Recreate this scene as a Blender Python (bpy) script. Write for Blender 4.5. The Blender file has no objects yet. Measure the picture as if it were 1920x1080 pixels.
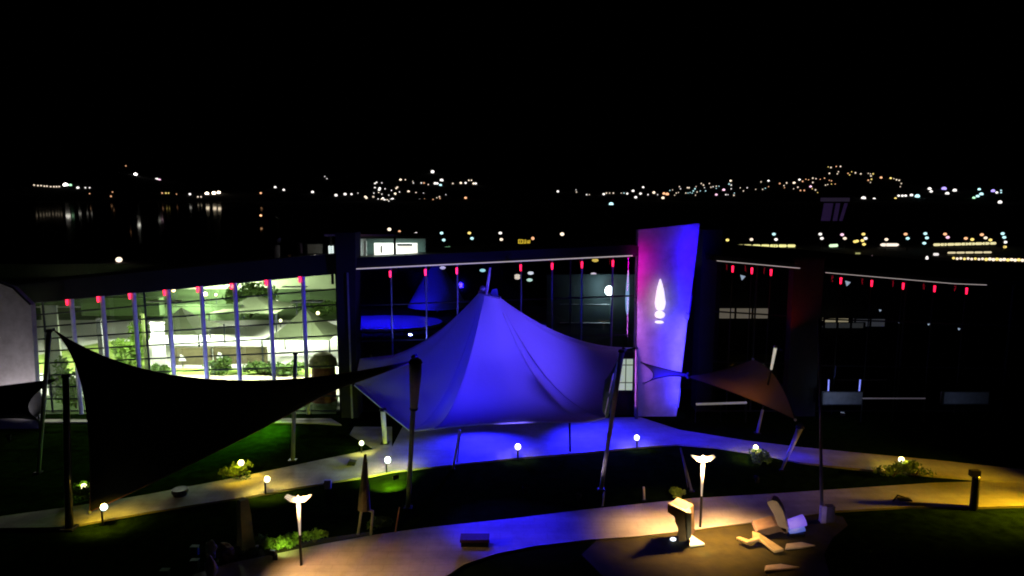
import bpy, math, random
from mathutils import Vector
random.seed(7)
C = bpy.context.scene.collection
S = bpy.context.scene

# ---------------------------------------------------------------- camera, world, exposure
H, F = 18.0, 1280.0                       # camera height (m), focal length in photo pixels
TH = math.atan((540 - 365) / F)           # pitch below the horizon
cam = bpy.data.cameras.new("camera"); cam.lens = 24; cam.sensor_width = 36
cam.clip_start = 0.5; cam.clip_end = 20000
co = bpy.data.objects.new("camera", cam); C.objects.link(co)
co.location = (0, 0, H); co.rotation_euler = (math.pi / 2 - TH, 0, 0)
S.camera = co
W = bpy.data.worlds.new("World"); S.world = W; W.use_nodes = True
nt = W.node_tree
sky = nt.nodes.new('ShaderNodeTexSky'); sky.sky_type = 'NISHITA'; sky.sun_disc = False
sky.sun_elevation = math.radians(-8); sky.sun_rotation = math.radians(180)
nt.links.new(sky.outputs[0], nt.nodes['Background'].inputs[0])
nt.nodes['Background'].inputs[1].default_value = 0.0008
S.view_settings.view_transform = 'Standard'; S.view_settings.look = 'None'
S.view_settings.exposure = 0; S.view_settings.gamma = 1
S.cycles.use_denoising = True; S.cycles.pixel_filter_type = 'BLACKMAN_HARRIS'; S.cycles.filter_width = 1.9
S.cycles.max_bounces = 6; S.cycles.transparent_max_bounces = 12
S.cycles.sample_clamp_indirect = 4

def ray(px, py):
    a, b = (px - 960), (540 - py)
    return Vector((a, F * math.cos(TH) + b * math.sin(TH), -F * math.sin(TH) + b * math.cos(TH)))
def P(px, py, Y):                         # point seen at a photo pixel, at distance Y
    d = ray(px, py); t = Y / d.y
    return Vector((d.x * t, Y, H + d.z * t))
def G(px, py, z=0.0):                     # point of the ground seen at a photo pixel
    d = ray(px, py); t = (z - H) / d.z
    return Vector((d.x * t, d.y * t, z))
def lerp(a, b, t): return a + (b - a) * t
def interp(pts, x):
    if x <= pts[0][0]: return pts[0][1]
    for (x0, y0), (x1, y1) in zip(pts, pts[1:]):
        if x <= x1: return lerp(y0, y1, (x - x0) / (x1 - x0))
    return pts[-1][1]

# ---------------------------------------------------------------- materials
MATS = {}
def mat(name, col, rough=0.7, metal=0.0, var=0.15, scale=3.0, bump=0.0, emit=None, strength=0, spec=0.3, stretch=None, joints=0, grime=0):
    if name in MATS: return MATS[name]
    m = bpy.data.materials.new(name); m.use_nodes = True; n = m.node_tree; b = n.nodes['Principled BSDF']
    b.inputs['Roughness'].default_value = rough; b.inputs['Metallic'].default_value = metal
    b.inputs['Specular IOR Level'].default_value = spec
    if emit:
        b.inputs['Base Color'].default_value = (*col, 1)
        b.inputs['Emission Color'].default_value = (*emit, 1); b.inputs['Emission Strength'].default_value = strength
    else:
        tc = n.nodes.new('ShaderNodeTexCoord'); mp = n.nodes.new('ShaderNodeMapping')
        if stretch: mp.inputs['Scale'].default_value = stretch
        n.links.new(tc.outputs['Object'], mp.inputs[0])
        no = n.nodes.new('ShaderNodeTexNoise'); no.inputs['Scale'].default_value = scale; no.inputs['Detail'].default_value = 6
        n.links.new(mp.outputs[0], no.inputs[0])
        rp = n.nodes.new('ShaderNodeValToRGB')
        rp.color_ramp.elements[0].position = 0.3; rp.color_ramp.elements[1].position = 0.7
        rp.color_ramp.elements[0].color = (*[c * (1 - var) for c in col], 1)
        rp.color_ramp.elements[1].color = (*[min(1, c * (1 + var)) for c in col], 1)
        n.links.new(no.outputs[0], rp.inputs[0]); out = rp.outputs[0]
        if joints:
            bk = n.nodes.new('ShaderNodeTexBrick'); bk.inputs['Scale'].default_value = joints; bk.inputs['Mortar Size'].default_value = 0.018; bk.inputs['Mortar Smooth'].default_value = 0.6
            bk.inputs['Color1'].default_value = (1, 1, 1, 1); bk.inputs['Color2'].default_value = (.86, .86, .86, 1); bk.inputs['Mortar'].default_value = (.5, .5, .5, 1)
            n.links.new(tc.outputs['Object'], bk.inputs[0]); mu = n.nodes.new('ShaderNodeMixRGB'); mu.blend_type = 'MULTIPLY'; mu.inputs[0].default_value = .22
            n.links.new(out, mu.inputs[1]); n.links.new(bk.outputs[0], mu.inputs[2]); out = mu.outputs[0]
        if grime:
            g2 = n.nodes.new('ShaderNodeTexNoise'); g2.inputs['Scale'].default_value = grime; g2.inputs['Detail'].default_value = 8; g2.inputs['Roughness'].default_value = .7
            n.links.new(tc.outputs['Object'], g2.inputs[0]); r2 = n.nodes.new('ShaderNodeValToRGB'); r2.color_ramp.elements[0].position = .35; r2.color_ramp.elements[1].position = .6
            r2.color_ramp.elements[0].color = (.62, .6, .58, 1); n.links.new(g2.outputs[0], r2.inputs[0]); m2 = n.nodes.new('ShaderNodeMixRGB'); m2.blend_type = 'MULTIPLY'; m2.inputs[0].default_value = .8
            n.links.new(out, m2.inputs[1]); n.links.new(r2.outputs[0], m2.inputs[2]); out = m2.outputs[0]
        n.links.new(out, b.inputs['Base Color'])
        if bump:
            bm = n.nodes.new('ShaderNodeBump'); bm.inputs['Strength'].default_value = bump; bm.inputs['Distance'].default_value = 0.05
            n.links.new(no.outputs[0], bm.inputs['Height']); n.links.new(bm.outputs[0], b.inputs['Normal'])
    MATS[name] = m; return m
def glass_mat(name, tint, refl):
    if name in MATS: return MATS[name]
    m = bpy.data.materials.new(name); m.use_nodes = True; n = m.node_tree; n.nodes.clear()
    o = n.nodes.new('ShaderNodeOutputMaterial'); mx = n.nodes.new('ShaderNodeMixShader')
    t = n.nodes.new('ShaderNodeBsdfTransparent'); t.inputs[0].default_value = (*tint, 1)
    g = n.nodes.new('ShaderNodeBsdfGlossy'); g.inputs['Roughness'].default_value = 0.03
    mx.inputs[0].default_value = refl
    n.links.new(t.outputs[0], mx.inputs[1]); n.links.new(g.outputs[0], mx.inputs[2]); n.links.new(mx.outputs[0], o.inputs[0])
    MATS[name] = m; return m
def fabric(name, col, trans=0.25):
    if name in MATS: return MATS[name]
    m = bpy.data.materials.new(name); m.use_nodes = True; n = m.node_tree; b = n.nodes['Principled BSDF']
    b.inputs['Base Color'].default_value = (*col, 1); b.inputs['Roughness'].default_value = 0.75; b.inputs['Specular IOR Level'].default_value = 0.2
    tr = n.nodes.new('ShaderNodeBsdfTranslucent'); tr.inputs[0].default_value = (*col, 1)
    mx = n.nodes.new('ShaderNodeMixShader'); mx.inputs[0].default_value = trans
    tc = n.nodes.new('ShaderNodeTexCoord'); no = n.nodes.new('ShaderNodeTexNoise'); no.inputs['Scale'].default_value = 0.6; no.inputs['Detail'].default_value = 4
    n.links.new(tc.outputs['Object'], no.inputs[0])
    bp = n.nodes.new('ShaderNodeBump'); bp.inputs['Strength'].default_value = 0.25; bp.inputs['Distance'].default_value = 0.3
    n.links.new(no.outputs[0], bp.inputs['Height']); n.links.new(bp.outputs[0], b.inputs['Normal'])
    o = n.nodes['Material Output']
    n.links.new(b.outputs[0], mx.inputs[1]); n.links.new(tr.outputs[0], mx.inputs[2]); n.links.new(mx.outputs[0], o.inputs[0])
    MATS[name] = m; return m
def glow(name, col, s): return mat(name, (0.5, 0.5, 0.5), emit=col, strength=s)

concrete = mat('pale_concrete', (0.40, 0.37, 0.33), 0.8, var=0.22, scale=0.6, bump=0.3, joints=.45, grime=.5)
paving = mat('paving', (0.36, 0.34, 0.31), 0.7, var=0.25, scale=0.35, bump=0.2, stretch=(0.25, 1.6, 1), joints=.4, grime=.4)
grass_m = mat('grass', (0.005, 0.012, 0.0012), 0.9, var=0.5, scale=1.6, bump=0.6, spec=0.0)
bay_land = mat('dark_land', (0.02, 0.022, 0.02), 0.95, var=0.4, scale=0.02)
black_metal = mat('black_metal', (0.02, 0.02, 0.022), 0.45, 0.5)
grey_metal = mat('grey_metal', (0.35, 0.36, 0.38), 0.4, 0.6)
white_paint = mat('white_paint', (0.75, 0.75, 0.75), 0.5, var=0.06)
dark_wall = mat('dark_wall', (0.006, 0.006, 0.006), 0.8, var=0.3, scale=0.8)
roof_m = mat('roof_sheet', (0.013, 0.013, 0.015), 0.6, var=0.25, scale=0.4)
render_m = mat('white_render', (0.62, 0.60, 0.60), 0.85, var=0.1, scale=0.5, bump=0.15, grime=.6)

# ---------------------------------------------------------------- mesh builder
class MB:
    def __init__(s): s.v = []; s.f = []
    def add(s, vs, fs):
        o = len(s.v); s.v += [Vector(v) for v in vs]; s.f += [tuple(i + o for i in f) for f in fs]; return s
    def box(s, x0, x1, y0, y1, z0, z1):
        vs = [(x, y, z) for z in (z0, z1) for y in (y0, y1) for x in (x0, x1)]
        return s.add(vs, [(0, 2, 3, 1), (4, 5, 7, 6), (0, 1, 5, 4), (2, 6, 7, 3), (0, 4, 6, 2), (1, 3, 7, 5)])
    def prism(s, front, back):            # two matching loops joined
        n = len(front)
        return s.add(list(front) + list(back), [tuple(range(n)), tuple(range(2 * n - 1, n - 1, -1))] +
                     [(i, i + n, (i + 1) % n + n, (i + 1) % n) for i in range(n)])
    def tube(s, pts, rad, n=10, cap=True):
        rings = []
        for i, p in enumerate(pts):
            p = Vector(p); a = Vector(pts[max(i - 1, 0)]); b = Vector(pts[min(i + 1, len(pts) - 1)])
            d = (b - a).normalized(); up = Vector((0, 0, 1)) if abs(d.z) < 0.9 else Vector((1, 0, 0))
            u = d.cross(up).normalized(); w = d.cross(u)
            r = rad[i] if isinstance(rad, (list, tuple)) else rad
            rings.append([p + (u * math.cos(2 * math.pi * k / n) + w * math.sin(2 * math.pi * k / n)) * r for k in range(n)])
        vs = [v for r in rings for v in r]
        fs = [(i * n + k, i * n + (k + 1) % n, (i + 1) * n + (k + 1) % n, (i + 1) * n + k) for i in range(len(rings) - 1) for k in range(n)]
        if cap: fs += [tuple(range(n))[::-1], tuple((len(rings) - 1) * n + k for k in range(n))]
        return s.add(vs, fs)
    def ball(s, c, r, n=14, m=9, sz=1.0, sx=1.0, sy=1.0):
        c = Vector(c); vs = []; fs = []
        for i in range(1, m):
            a = math.pi * i / m
            for k in range(n):
                b = 2 * math.pi * k / n
                vs.append(c + Vector((r * sx * math.sin(a) * math.cos(b), r * sy * math.sin(a) * math.sin(b), r * sz * math.cos(a))))
        t = len(vs); vs += [c + Vector((0, 0, r * sz)), c - Vector((0, 0, r * sz))]
        for i in range(m - 2):
            for k in range(n): fs.append((i * n + k, (i + 1) * n + k, (i + 1) * n + (k + 1) % n, i * n + (k + 1) % n))
        for k in range(n): fs += [(t, k, (k + 1) % n), (t + 1, (m - 2) * n + (k + 1) % n, (m - 2) * n + k)]
        return s.add(vs, fs)
    def build(s, name, m, parent=None, origin=None, smooth=False):
        if parent: off = wloc(parent)
        else: off = Vector(origin) if origin is not None else Vector((0, 0, 0))
        me = bpy.data.meshes.new(name); me.from_pydata([tuple(v - off - (Vector((0, 0, 0)))) for v in s.v], [], s.f); me.materials.append(m)
        if smooth: me.polygons.foreach_set('use_smooth', [True] * len(me.polygons))
        me.update()
        o = bpy.data.objects.new(name, me); C.objects.link(o)
        if parent: o.parent = parent
        else: o.location = off
        return o
def wloc(o):
    v = Vector(o.location)
    while o.parent: o = o.parent; v += Vector(o.location)
    return v
def tag(o, label=None, cat=None, group=None, kind=None):
    if label: o['label'] = label
    if cat: o['category'] = cat
    if group: o['group'] = group
    if kind: o['kind'] = kind
    return o
def thing(name, loc, label, cat, group=None):
    o = bpy.data.objects.new(name, None); C.objects.link(o); o.location = loc; o.empty_display_size = 0.3
    return tag(o, label, cat, group)
def copy_tree(o, parent=None):
    c = o.copy(); C.objects.link(c)
    if parent: c.parent = parent
    for ch in list(o.children): copy_tree(ch, c)
    return c
def light(kind, loc, energy, col, parent=None, target=None, size=0.1, angle=60, blend=0.6, sy=None):
    l = bpy.data.lights.new(kind.lower() + '_light', kind); l.energy = energy; l.color = col
    if kind == 'SPOT': l.spot_size = math.radians(angle); l.spot_blend = blend; l.shadow_soft_size = size
    elif kind == 'AREA': l.shape = 'RECTANGLE'; l.size = size; l.size_y = sy or size
    else: l.shadow_soft_size = size
    o = bpy.data.objects.new(kind.lower() + '_light', l); C.objects.link(o)
    loc = Vector(loc)
    if target is not None: o.rotation_euler = (Vector(target) - loc).to_track_quat('-Z', 'Y').to_euler()
    if parent: o.location = loc - wloc(parent); o.parent = parent
    else: o.location = loc
    return o
def sheet(name, px_pts, z, m, world_pts=None, kerb=0.0, sub=6):
    pts = world_pts or [G(x, y, z) for x, y in px_pts]
    b = MB(); n = len(pts)
    b.prism([Vector((p.x, p.y, z)) for p in pts], [Vector((p.x, p.y, z - max(kerb, 0.003))) for p in pts])
    return tag(b.build(name, m), kind='structure')

# ---------------------------------------------------------------- setting
g = MB()
g.box(-9000, 9000, -60, 9000, -1.2, -0.2)
tag(g.build('ground', bay_land), kind='structure')
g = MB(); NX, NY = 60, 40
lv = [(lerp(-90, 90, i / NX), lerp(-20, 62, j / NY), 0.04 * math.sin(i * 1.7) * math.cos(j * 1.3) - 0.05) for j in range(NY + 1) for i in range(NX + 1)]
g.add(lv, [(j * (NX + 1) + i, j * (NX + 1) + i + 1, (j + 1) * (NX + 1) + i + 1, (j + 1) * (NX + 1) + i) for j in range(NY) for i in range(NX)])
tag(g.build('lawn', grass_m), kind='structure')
# bay
wm = bpy.data.materials.new('bay_water'); wm.use_nodes = True; n = wm.node_tree; n.nodes.clear()
wo = n.nodes.new('ShaderNodeOutputMaterial'); b = n.nodes.new('ShaderNodeBsdfGlossy'); b.inputs['Color'].default_value = (.22, .22, .2, 1); b.inputs['Roughness'].default_value = 0.04
n.links.new(b.outputs[0], wo.inputs[0])
tc = n.nodes.new('ShaderNodeTexCoord'); mp = n.nodes.new('ShaderNodeMapping'); mp.inputs['Scale'].default_value = (0.2, 0.2, 0.2)
no = n.nodes.new('ShaderNodeTexNoise'); no.inputs['Scale'].default_value = 0.4; bp = n.nodes.new('ShaderNodeBump'); bp.inputs['Strength'].default_value = 0.03
n.links.new(tc.outputs['Object'], mp.inputs[0]); n.links.new(mp.outputs[0], no.inputs[0]); n.links.new(no.outputs[0], bp.inputs['Height']); n.links.new(bp.outputs[0], b.inputs['Normal'])
g = MB(); wz = -0.15
g.prism([Vector(p) for p in ((-2200, 250, wz), (-70, 250, wz), (-620, 1650, wz), (-2200, 1650, wz))],
        [Vector(p) for p in ((-2200, 250, wz - .04), (-70, 250, wz - .04), (-620, 1650, wz - .04), (-2200, 1650, wz - .04))])
tag(g.build('bay_water', wm), kind='structure')
# hills across the bay
RIDGE = [(-400, 352), (0, 340), (230, 306), (300, 330), (480, 348), (610, 326), (700, 336), (810, 317), (890, 334), (960, 350), (1080, 351), (1210, 346),
         (1330, 338), (1440, 332), (1550, 306), (1600, 312), (1690, 336), (1770, 346), (1860, 345), (1920, 338), (2300, 330)]
def ridge_z(x, Y=2800):
    px = 960 + x / Y * F * 1.0
    return H + (365 - interp(RIDGE, px)) / F * Y
def hill_z(x, Y):
    if Y < 1900: return 0
    t = min(1, (Y - 1900) / 900); return max(0.0, ridge_z(x * 2800 / Y)) * t ** 0.8
g = MB(); NX, NY = 120, 12
vs = []
for j in range(NY + 1):
    for i in range(NX + 1):
        x = lerp(-2900, 2900, i / NX); Y = lerp(1880, 2800, j / NY); vs.append((x, Y, hill_z(x, Y) - 0.25))
g.add(vs, [(j * (NX + 1) + i, j * (NX + 1) + i + 1, (j + 1) * (NX + 1) + i + 1, (j + 1) * (NX + 1) + i) for j in range(NY) for i in range(NX)])
tag(g.build('hills', bay_land, smooth=True), kind='structure')

# paths and plaza (outlines on the ground)
path_far = [(-160, 1010), (0, 990), (125, 988), (270, 961), (450, 933), (560, 913), (690, 893), (735, 884), (735, 838), (700, 842), (600, 862), (450, 894), (270, 928), (125, 951), (0, 968), (-160, 985)]
sheet('path', path_far, 0.06, concrete, kerb=0.15)
plaza = [(735, 884), (850, 871), (960, 859), (1100, 848), (1190, 839), (1270, 833), (1340, 838), (1420, 850), (1500, 867), (1620, 880), (1750, 892), (1920, 905), (2200, 940),
         (2200, 905), (1920, 880), (1750, 862), (1620, 850), (1500, 838), (1400, 826), (1275, 806), (1200, 782), (760, 790), (735, 838)]
sheet('plaza', plaza, 0.064, paving, kerb=0.16)
walk = [(300, 1180), (360, 1078), (430, 1056), (600, 1021), (700, 1003), (800, 989), (960, 972), (1100, 955), (1300, 934), (1440, 926), (1600, 915), (1750, 905), (1830, 903), (1920, 905), (2300, 930),
        (2300, 975), (1920, 948), (1820, 951), (1700, 950), (1560, 958), (1450, 974), (1330, 989), (1200, 1005), (1100, 1012), (1000, 1024), (930, 1038), (870, 1058), (830, 1085), (800, 1180)]
sheet('walkway', walk, 0.068, paving, kerb=0.16)
sheet('earth_bed', [(1120, 1012), (1200, 1004), (1330, 989), (1450, 974), (1535, 961), (1580, 968), (1590, 985), (1560, 1010), (1545, 1040), (1560, 1090), (1200, 1120), (1130, 1080), (1090, 1040)], 0.02,
      mat('earth', (0.026, 0.022, 0.0008), 0.95, var=0.35, scale=1.2, bump=0.8))
sheet('garden_bed', [(400, 1053), (430, 1040), (600, 1010), (700, 996), (700, 1002), (600, 1020), (430, 1055)], 0.025,
      mat('earth', (0.2, 0.15, 0.06)))
FY = 55.2                                  # facade distance
sheet('kerb_path', [(60, 786), (300, 786), (620, 784), (640, 796), (600, 793), (300, 791), (60, 791)], 0.05, concrete, kerb=0.1)
sheet('entrance_paving', [(664, 800), (735, 800), (735, 838), (700, 842), (655, 815)], 0.045, paving)

# ---------------------------------------------------------------- the building
EAVE_L = [(-600, 590), (0, 574), (60, 568), (630, 512)]
EAVE_M = [(630, 507), (1215, 479)]
EAVE_R = [(1320, 486), (1345, 488), (1500, 502), (1547, 510), (1790, 531), (1920, 536), (2300, 548)]
bld = thing('glass_hall', P(960, 780, FY), 'long dark roofed waterfront hall with tall glazed walls and red lamps along its eaves', 'building')
def roof_part(eave, x0, x1, name, backY, drop, thick):
    b = MB(); N = 14; top = []; 
    fr = []; frt = []; bk = []; bkt = []
    for i in range(N + 1):
        px = lerp(x0, x1, i / N); e = P(px, interp(eave, px), FY - 1.2)
        s = backY / FY
        fr.append(e); frt.append(e + Vector((0, 0.1, thick)))
        zb = H - (H - e.z - thick) * s * drop
        bk.append(Vector((e.x * s, backY, zb - thick))); bkt.append(Vector((e.x * s, backY, zb)))
    n = N + 1
    vs = fr + frt + bkt + bk; fs = []
    for i in range(N):
        for a, c in ((0, 1), (1, 2), (2, 3), (3, 0)):
            fs.append((a * n + i, a * n + i + 1, c * n + i + 1, c * n + i))
    fs += [(0, n, 2 * n, 3 * n), (n - 1, 4 * n - 1, 3 * n - 1, 2 * n - 1)]
    return b.add(vs, fs).build(name, roof_m, bld)
tag(roof_part(EAVE_L, -500, 648, 'roof', 112, 0.97, 1.6), 'low dark grey roof over the bright green lit hall')
tag(roof_part(EAVE_M, 640, 1214, 'roof', 112, 0.90, 0.9), 'black roof over the blue lit middle hall')
tag(roof_part(EAVE_R, 1322, 2200, 'roof', 64, 0.80, 0.35), 'dark thin roof over the unlit wing')
# inner and back walls
pale_green = mat('pale_green_wall', (0.42, 0.50, 0.30), 0.8, var=0.1, scale=0.3)
deep_green = mat('dark_green_panel', (0.05, 0.085, 0.03), 0.8, var=0.4, scale=0.5, stretch=(0.3, 1, 3))
def wall_between(p, q, z0, z1, m, name='wall', th=0.25, z1b=None):
    d = (q - p); d.z = 0; nrm = Vector((-d.y, d.x, 0)).normalized() * th; z1b = z1 if z1b is None else z1b
    f = [Vector((p.x, p.y, z0)), Vector((q.x, q.y, z0)), Vector((q.x, q.y, z1b)), Vector((p.x, p.y, z1))]
    return MB().prism(f, [v + nrm for v in f]).build(name, m, bld)
BL, BR = Vector((-98, 110, 0)), Vector((-28.5, 110, 0))
wall_between(BL, BR, 2.8, 6.9, pale_green)
wall_between(BL + Vector((0, -0.3, 0)), BR + Vector((0, -0.3, 0)), 0, 2.8, deep_green)
pA = P(647, 780, FY + 0.3); pB = pA * (110 / (FY + 0.3))
wall_between(Vector((pA.x, pA.y, 0)), Vector((pB.x, 110, 0)), 0, 10.9, dark_wall, z1b=6.3)
pC = P(1270, 780, FY + 1.5); pD = pC * (110 / (FY + 1.5))
wall_between(Vector((pC.x, pC.y, 0)), Vector((pD.x, 110, 0)), 0, 11.5, dark_wall, z1b=7.8)
wall_between(Vector((-28, 110.2, 0)), Vector((26, 110.2, 0)), 0, 8, dark_wall)
wall_between(Vector((14, 63.6, 0)), Vector((60, 63.6, 0)), 0, 10.2, dark_wall)
wall_between(Vector((-98, 110, 0)), Vector((-66, FY, 0)), 0, 6, pale_green, z1b=9)
# dark fin between the green and the middle hall
f = [P(628, 436, FY - 1.6), P(666, 436, FY - 1.6), P(667, 640, FY - 1.6), G(665, 806), G(628, 806)]
f = [Vector((v.x, FY - 1.6, v.z)) for v in f]; f[3].z = f[4].z = 0; f[3].x, f[4].x = f[2].x, f[0].x
tag(MB().prism(f, [v + Vector((0, 1.9, 0)) for v in f]).build('fin_wall', mat('fin_black', (0.012, 0.012, 0.013), 0.9), bld), 'tall black fin wall')
# trim line lights under the middle and right eaves
trim = glow('trim_light', (1.0, 0.85, 0.82), 0.42)
def eave_line(eave, x0, x1, dy, r=0.05):
    pts = [P(lerp(x0, x1, i / 10), interp(eave, lerp(x0, x1, i / 10)) + dy, FY - 1.4) for i in range(11)]
    return MB().tube(pts, r, 6).build('trim_light', trim, bld)
eave_line(EAVE_M, 668, 1186, -1, 0.045)
eave_line(EAVE_R, 1344, 1500, 1, 0.03)
eave_line(EAVE_R, 1548, 1850, 1, 0.025)
# glazing: one glass part per wing with mullions and transoms
clear = glass_mat('clear_glass', (0.93, 0.97, 0.93), 0.05)
smoked = glass_mat('smoked_glass', (0.75, 0.78, 0.82), 0.022)
frame_m = mat('window_frame', (0.03, 0.035, 0.045), 0.5, 0.4)
def glazing(eave, x0, x1, rows, m, bars, fm=frame_m, lab=None, base=778):
    a, c = P(x0, interp(eave, x0), FY), P(x1, interp(eave, x1), FY)
    gl = MB().prism([Vector((a.x, FY, 0.1)), Vector((c.x, FY, 0.1)), Vector((c.x, FY, c.z)), Vector((a.x, FY, a.z))],
                    [Vector((a.x, FY + .03, 0.1)), Vector((c.x, FY + .03, 0.1)), Vector((c.x, FY + .03, c.z)), Vector((a.x, FY + .03, a.z))]).build('glass_wall', m, bld)
    if lab: gl['label'] = lab
    fr = MB()
    for k in range(rows + 1):
        t = k / rows
        p, q = Vector((a.x, FY - .06, lerp(0.1, a.z, t))), Vector((c.x, FY - .06, lerp(0.1, c.z, t)))
        fr.tube([p, q], 0.065, 4)
    for bx in bars:
        w = P(bx, interp(eave, bx), FY - .05); fr.box(w.x - .06, w.x + .06, FY - .13, FY - .01, 0, w.z)
    fr.build('frame', fm, gl)
    return gl
glazing(EAVE_L, 62, 629, 9, clear, [80, 270, 630], lab='tall clear glass wall of the bright green lit hall')
glazing(EAVE_M, 667, 1190, 4, smoked, [1070], lab='dark glass wall behind the blue tent')
glazing(EAVE_R, 1345, 1494, 3, smoked, [1420])
glazing(EAVE_R, 1545, 2200, 3, smoked, [1700, 1900])
MB().box(P(667, 700, FY).x - .06, P(667, 700, FY).x + .06, FY - 1.75, FY - 1.62, 0, 11.9).build('edge_post', grey_metal, bld)
# columns with a red lamp at the head
red = glow('red_lamp', (1.0, 0.008, 0.05), 3.0)
red_core = glow('red_lamp_core', (1.0, 0.35, 0.5), 6)
col_m = mat('column_paint', (0.5, 0.52, 0.6), 0.45, 0.2)
slim_col = mat('slim_column', (0.16, 0.17, 0.24), 0.35, 0.4)
shaded_col = mat('shaded_column', (0.008, 0.008, 0.009), 0.6)  # dark copy of the column paint; the wing's shade is put into the colour
def column(px, eave, r, full=True, dy=5, rl=0.14, cm=None):
    e = P(px, interp(eave, px), FY - 0.7)
    zt = e.z if full else e.z
    if full:
        c = MB().tube([(e.x + r * .9, FY - .55, 0), (e.x + r * .9, FY - .55, zt + 0.1)], r, 12).build('column', col_m, bld, smooth=False)
    else:
        c = MB().tube([(e.x, FY - .55, 0), (e.x, FY - .55, zt + 0.1)], r, 8).build('column', cm or slim_col, bld)
    l = MB(); z = zt - dy * FY / F
    l.tube([(e.x - .03, FY - .55 - r - .12, z + .22), (e.x - .03, FY - .55 - r - .12, z - .28)], [rl, rl * .75], 10)
    l.build('red_lamp', red, c)
    return c
for px in (128, 186, 245, 310, 372, 435, 500, 563): column(px, EAVE_L, 0.17, dy=4, rl=0.11)
for px in (732, 798, 857, 977, 1036, 1092, 1150): column(px, EAVE_M, 0.07, False, dy=11, rl=0.09)
for px in (1375, 1411, 1447, 1578, 1636, 1695, 1754, 1814): column(px, EAVE_R, 0.05, False, dy=13, rl=0.085, cm=shaded_col)

# ---------------------------------------------------------------- inside the green hall; much of it stands in for the park mirrored in the glass
floor_m = mat('white_floor', (0.68, 0.68, 0.62), 0.6, var=0.12, scale=0.12)
sand_m = mat('sand', (0.62, 0.55, 0.36), 0.9, var=0.2, scale=0.5)
lime_m = mat('lime_grass', (0.30, 0.42, 0.09), 0.9, var=0.5, scale=0.5, bump=0.5)
mid_green = mat('mid_green_grass', (0.05, 0.09, 0.02), 0.9, var=0.5, scale=0.35, bump=0.4, stretch=(0.3, 1, 1))
sheet('floor', None, 0.0, floor_m, world_pts=[Vector((-66, FY + .1, 0)), Vector((-13.8, FY + .1, 0)), Vector((-27.5, 109.7, 0)), Vector((-98, 109.7, 0))])
sheet('lawn', [(40, 600), (640, 600), (640, 577), (40, 577)], 0.01, mid_green)
sheet('lawn', [(60, 700), (275, 700), (275, 640), (200, 640), (60, 668)], 0.01, lime_m)
sheet('lawn', [(318, 703), (630, 703), (630, 690), (318, 690)], 0.012, lime_m)
sheet('path', [(250, 735), (635, 735), (635, 704), (250, 704)], 0.014, sand_m)
sheet('floor', [(60, 776), (630, 776), (635, 742), (60, 742)], 0.013, mid_green)
def canopy(px, py, half, hgt, z0, label, m, inv=False, Yo=0):
    c = G(px, py); t = thing('canopy', c, label, 'canopy', 'square canopies standing in for sails mirrored in the glass')
    top = MB(); a = half
    cs = [c + Vector((sx * a, sy * a, z0)) for sx, sy in ((-1, -1), (1, -1), (1, 1), (-1, 1))]
    ap = c + Vector((0, 0, z0 + (hgt if not inv else -hgt)))
    rows = 6; vs = []; fs = []
    for k in range(4):
        p, q = cs[k], cs[(k + 1) % 4]; o = len(vs)
        for i in range(rows + 1):
            s = i / rows
            for j in range(rows + 1):
                e = lerp(p, q, j / rows); v = lerp(ap, e, s); v.z = e.z + (ap.z - e.z) * (1 - s) ** 1.4; vs.append(v)
        fs += [(o + i * 7 + j, o + i * 7 + j + 1, o + (i + 1) * 7 + j + 1, o + (i + 1) * 7 + j) for i in range(rows) for j in range(rows)]
    top.add(vs, fs); top.build('fabric_top', m, t, smooth=False)
    for sx, sy in ((-1, -1), (1, -1), (1, 1), (-1, 1)):
        MB().tube([c + Vector((sx * a, sy * a, 0)), c + Vector((sx * a, sy * a, z0))], 0.09, 8).build('post', frame_m, t)
    return t
olive_fabric = fabric('olive_fabric', (0.16, 0.19, 0.11), 0.1)  # canopies stand in for shade sails mirrored in the glass
canopy(345, 655, 3.4, 2.6, 2.4, 'olive pyramid canopy standing in for a sail mirrored in the hall glass, second from the left in its row', olive_fabric)
canopy(480, 622, 4.2, 1.8, 3.2, 'shallow olive canopy standing in for a mirrored sail between two bright strips of floor', olive_fabric)
canopy(575, 668, 3.6, 3.0, 2.6, 'olive pyramid canopy standing in for a mirrored sail near the black fin wall', olive_fabric)
# leaves
def leafy(name, c, rx, ry, rz, n, m, label, cat='shrub', group=None, size=0.16, seed=1, stem=True):
    rnd = random.Random(seed); t = thing(name, Vector((c[0], c[1], c[2])), label, cat, group); b = MB()
    blobs = [(rnd.uniform(-.6, .6), rnd.uniform(-.6, .6), rnd.uniform(.3, .8), rnd.uniform(.35, .6)) for _ in range(7)]
    for i in range(n):
        q = rnd.choice(blobs)
        while True:
            d = Vector((rnd.uniform(-1, 1), rnd.uniform(-1, 1), rnd.uniform(-1, 1)))
            if 0.3 < d.length < 1: break
        p = Vector((c[0] + (q[0] + d.x * q[3]) * rx, c[1] + (q[1] + d.y * q[3]) * ry, c[2] + max(.02, (q[2] + d.z * q[3] * .7)) * rz))
        u = Vector((rnd.gauss(0, 1), rnd.gauss(0, 1), rnd.gauss(0, 1))).normalized(); w = u.orthogonal().normalized() * rnd.uniform(.35, .6)
        s = size * rnd.uniform(.6, 1.4)
        b.add([p - u * s, p + w * s, p + u * s, p - w * s], [(0, 1, 2, 3)])
    b.build('foliage', m, t)
    if stem:
        s = MB()
        for k in range(4):
            a = k * 1.6; s.tube([(c[0], c[1], c[2]), (c[0] + math.cos(a) * rx * .4, c[1] + math.sin(a) * ry * .4, c[2] + rz * .7)], [0.04, 0.015], 5)
        s.build('stem', mat('bark', (0.08, 0.06, 0.04)), t)
    return t
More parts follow.
